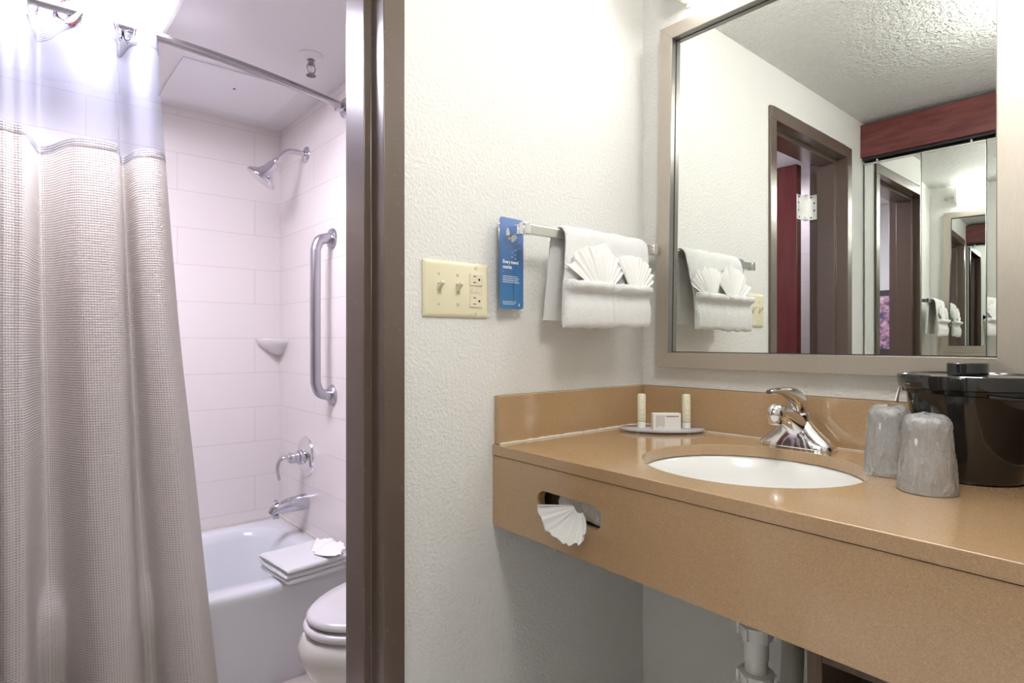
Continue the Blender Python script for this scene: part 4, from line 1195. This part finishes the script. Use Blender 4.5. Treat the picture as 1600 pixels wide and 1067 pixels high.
# ------------------------------------------------------------------ unseen fill dome, added to brighten the dressing area
dl = thing('added_fill_dome', 'added round fill dome on the dressing area ceiling, out of view', 'ceiling light', (0.82, -0.87, ZC))
mb = MB(); mb.lathe([(0.075, -0.0003), (0.075, -0.012), (0.052, -0.016)], n=48); mb.obj('base_ring', M['nickel'], dl)
mb = MB(); mb.lathe([(0.05, -0.0), (0.05, -0.05)], n=32); mb.obj('stem', M['nickel'], dl)
mb = MB(); mb.lathe([(0.052, -0.050), (0.09, -0.056), (0.125, -0.072), (0.145, -0.10), (0.140, -0.13), (0.11, -0.155), (0.06, -0.17), (0.0, -0.174)], n=48); mb.obj('fill_globe', M['fill_lens'], dl, smooth=60)

# ------------------------------------------------------------------ closet opposite
o = box_obj('closet_header', (0.0006, 0.949, YK - 0.022, YK, 1.944, 2.090), M['header_wood'], None, 0.0015)
tag(o, 'red-stained wooden header board above the mirrored closet doors', 'header board')
struct(box_obj('trim_3', (0.0006, 0.949, YK - 0.060, YK - 0.023, 1.935, 1.985), M['near_black']), 'dark door track under the closet header', 'track')
W_ = 0.2165
x0 = 0.008
for k in range(4):
    ang = radians((0.0, -2.6, 2.4, -2.0)[k])
    hx = x0 + k * (W_ + 0.0025)
    lab = ['leftmost narrow mirrored closet door beside the white wall, seen in the vanity mirror', 'second narrow mirrored closet door from the white wall', 'third narrow mirrored closet door from the white wall', 'fourth narrow mirrored closet door, farthest from the white wall'][k]
    t = thing('closet_door', lab, 'closet door', (hx + W_ / 2, YK - 0.036, 0.012), ang, 'mirrored bifold closet doors')
    box_obj('mirror_panel', (-W_ / 2 + 0.0015, W_ / 2 - 0.0015, 0.006, 0.0105, 0.004, 1.9), M['mirror'], t)
    mb = MB(); mb.box(-W_ / 2, W_ / 2, -0.008, 0.0055, 0.0, 1.904); mb.box(-W_ / 2, W_ / 2, 0.0055, 0.012, 1.9005, 1.909)
    mb.obj('door_back', M['nickel'], t, 0.0005)
    q = MB(); px = -0.06 if k % 2 == 0 else 0.06
    q.lathe([(0.0035, 1.9045), (0.0035, 1.922)], (px, 0, 0), n=12); q.obj('pivot_pin', M['cap'], t)

# ------------------------------------------------------------------ under the counter
pt = thing('sink_drain_pipe', 'white plastic sink drain with trap below the counter', 'drain pipe', (0.470, -0.290, 0.30))
mb = MB(); mb.lathe([(0.019, 0.425), (0.019, 0.296)], n=28); mb.obj('tailpiece', M['nickel'], pt)
def slipnut(z, r=0.029):
    q = MB()
    q.lathe([(r - 0.006, z - 0.012), (r - 0.002, z - 0.011), (r, z - 0.006), (r, z + 0.007), (r + 0.002, z + 0.009), (r + 0.002, z + 0.013), (r - 0.004, z + 0.015)], n=36)
    for k in range(6):
        a = 2 * pi * k / 6 + 0.4; c = Vector((cos(a), sin(a), 0)) * (r + 0.001); u = Vector((-sin(a), cos(a), 0)) * 0.004; w = Vector((cos(a), sin(a), 0)) * 0.004
        q.loft([[c + u, c - u, c - u + w, c + u + w][i] + Vector((0, 0, zz)) for i in range(4)] for zz in (z - 0.010, z + 0.012))
    q.obj('slip_nut', M['pvc'], pt)
MB.loft_old = MB.loft
def _loft(s, rings, close=True, caps=True): return MB.loft_old(s, [list(r) for r in rings], close, caps)
MB.loft = _loft
slipnut(0.292); slipnut(0.205)
mb = MB(); mb.lathe([(0.0215, 0.285), (0.0215, 0.245), (0.0200, 0.243), (0.0200, 0.205)], n=28); mb.lathe([(0.023, 0.2), (0.023, 0.16)], n=28); mb.obj('pipe', M['pvc'], pt)
tp = spline([(0, 0, 0.17), (0, 0, 0.09), (0.004, 0.03, 0.045), (0.008, 0.075, 0.045), (0.012, 0.105, 0.09), (0.014, 0.108, 0.14), (0.010, 0.125, 0.200), (-0.004, 0.16, 0.232), (-0.020, 0.21, 0.240), (-0.035, 0.289, 0.240)], 6)
mb = MB(); mb.tube(tp, 0.0205, 24); mb.obj('trap_bend', M['pvc_grey'], pt, smooth=60)
mb = MB(); mb.lathe([(0.026, 0), (0.028, 0.004), (0.028, 0.022), (0.024, 0.024)], (0.014, 0.107, 0.128), (0, 0, 1), n=30); mb.obj('slip_nut', M['pvc_grey'], pt)
mb = MB(); mb.lathe([(0.040, 0), (0.040, 0.004), (0.030, 0.012), (0.022, 0.014)], (-0.035, 0.2895, 0.240), (0, -1, 0), n=36); mb.obj('wall_flange', M['pvc'], pt)

cb = thing('under_counter_cabinet', 'open dark wooden cabinet under the right end of the counter', 'cabinet', (0.755, -0.21, 0))
mb = MB(); mb.box(-0.149, -0.127, -0.19, 0.185, 0.0, 0.722); mb.obj('side_panel', M['cab_wood'], cb, 0.001)
mb = MB(); mb.box(0.127, 0.149, -0.19, 0.185, 0.0, 0.722); mb.obj('side_panel', M['cab_wood'], cb, 0.001)
box_obj('top_rail', (-0.1268, 0.1268, -0.19, 0.185, 0.637, 0.722), M['cab_wood'], cb, 0.001)
box_obj('back_panel', (-0.1268, 0.1268, 0.170, 0.185, 0.0, 0.6365), M['rubber'], cb)
box_obj('shelf', (-0.1268, 0.1268, -0.18, 0.1695, 0.30, 0.32), M['cab_wood'], cb, 0.001)
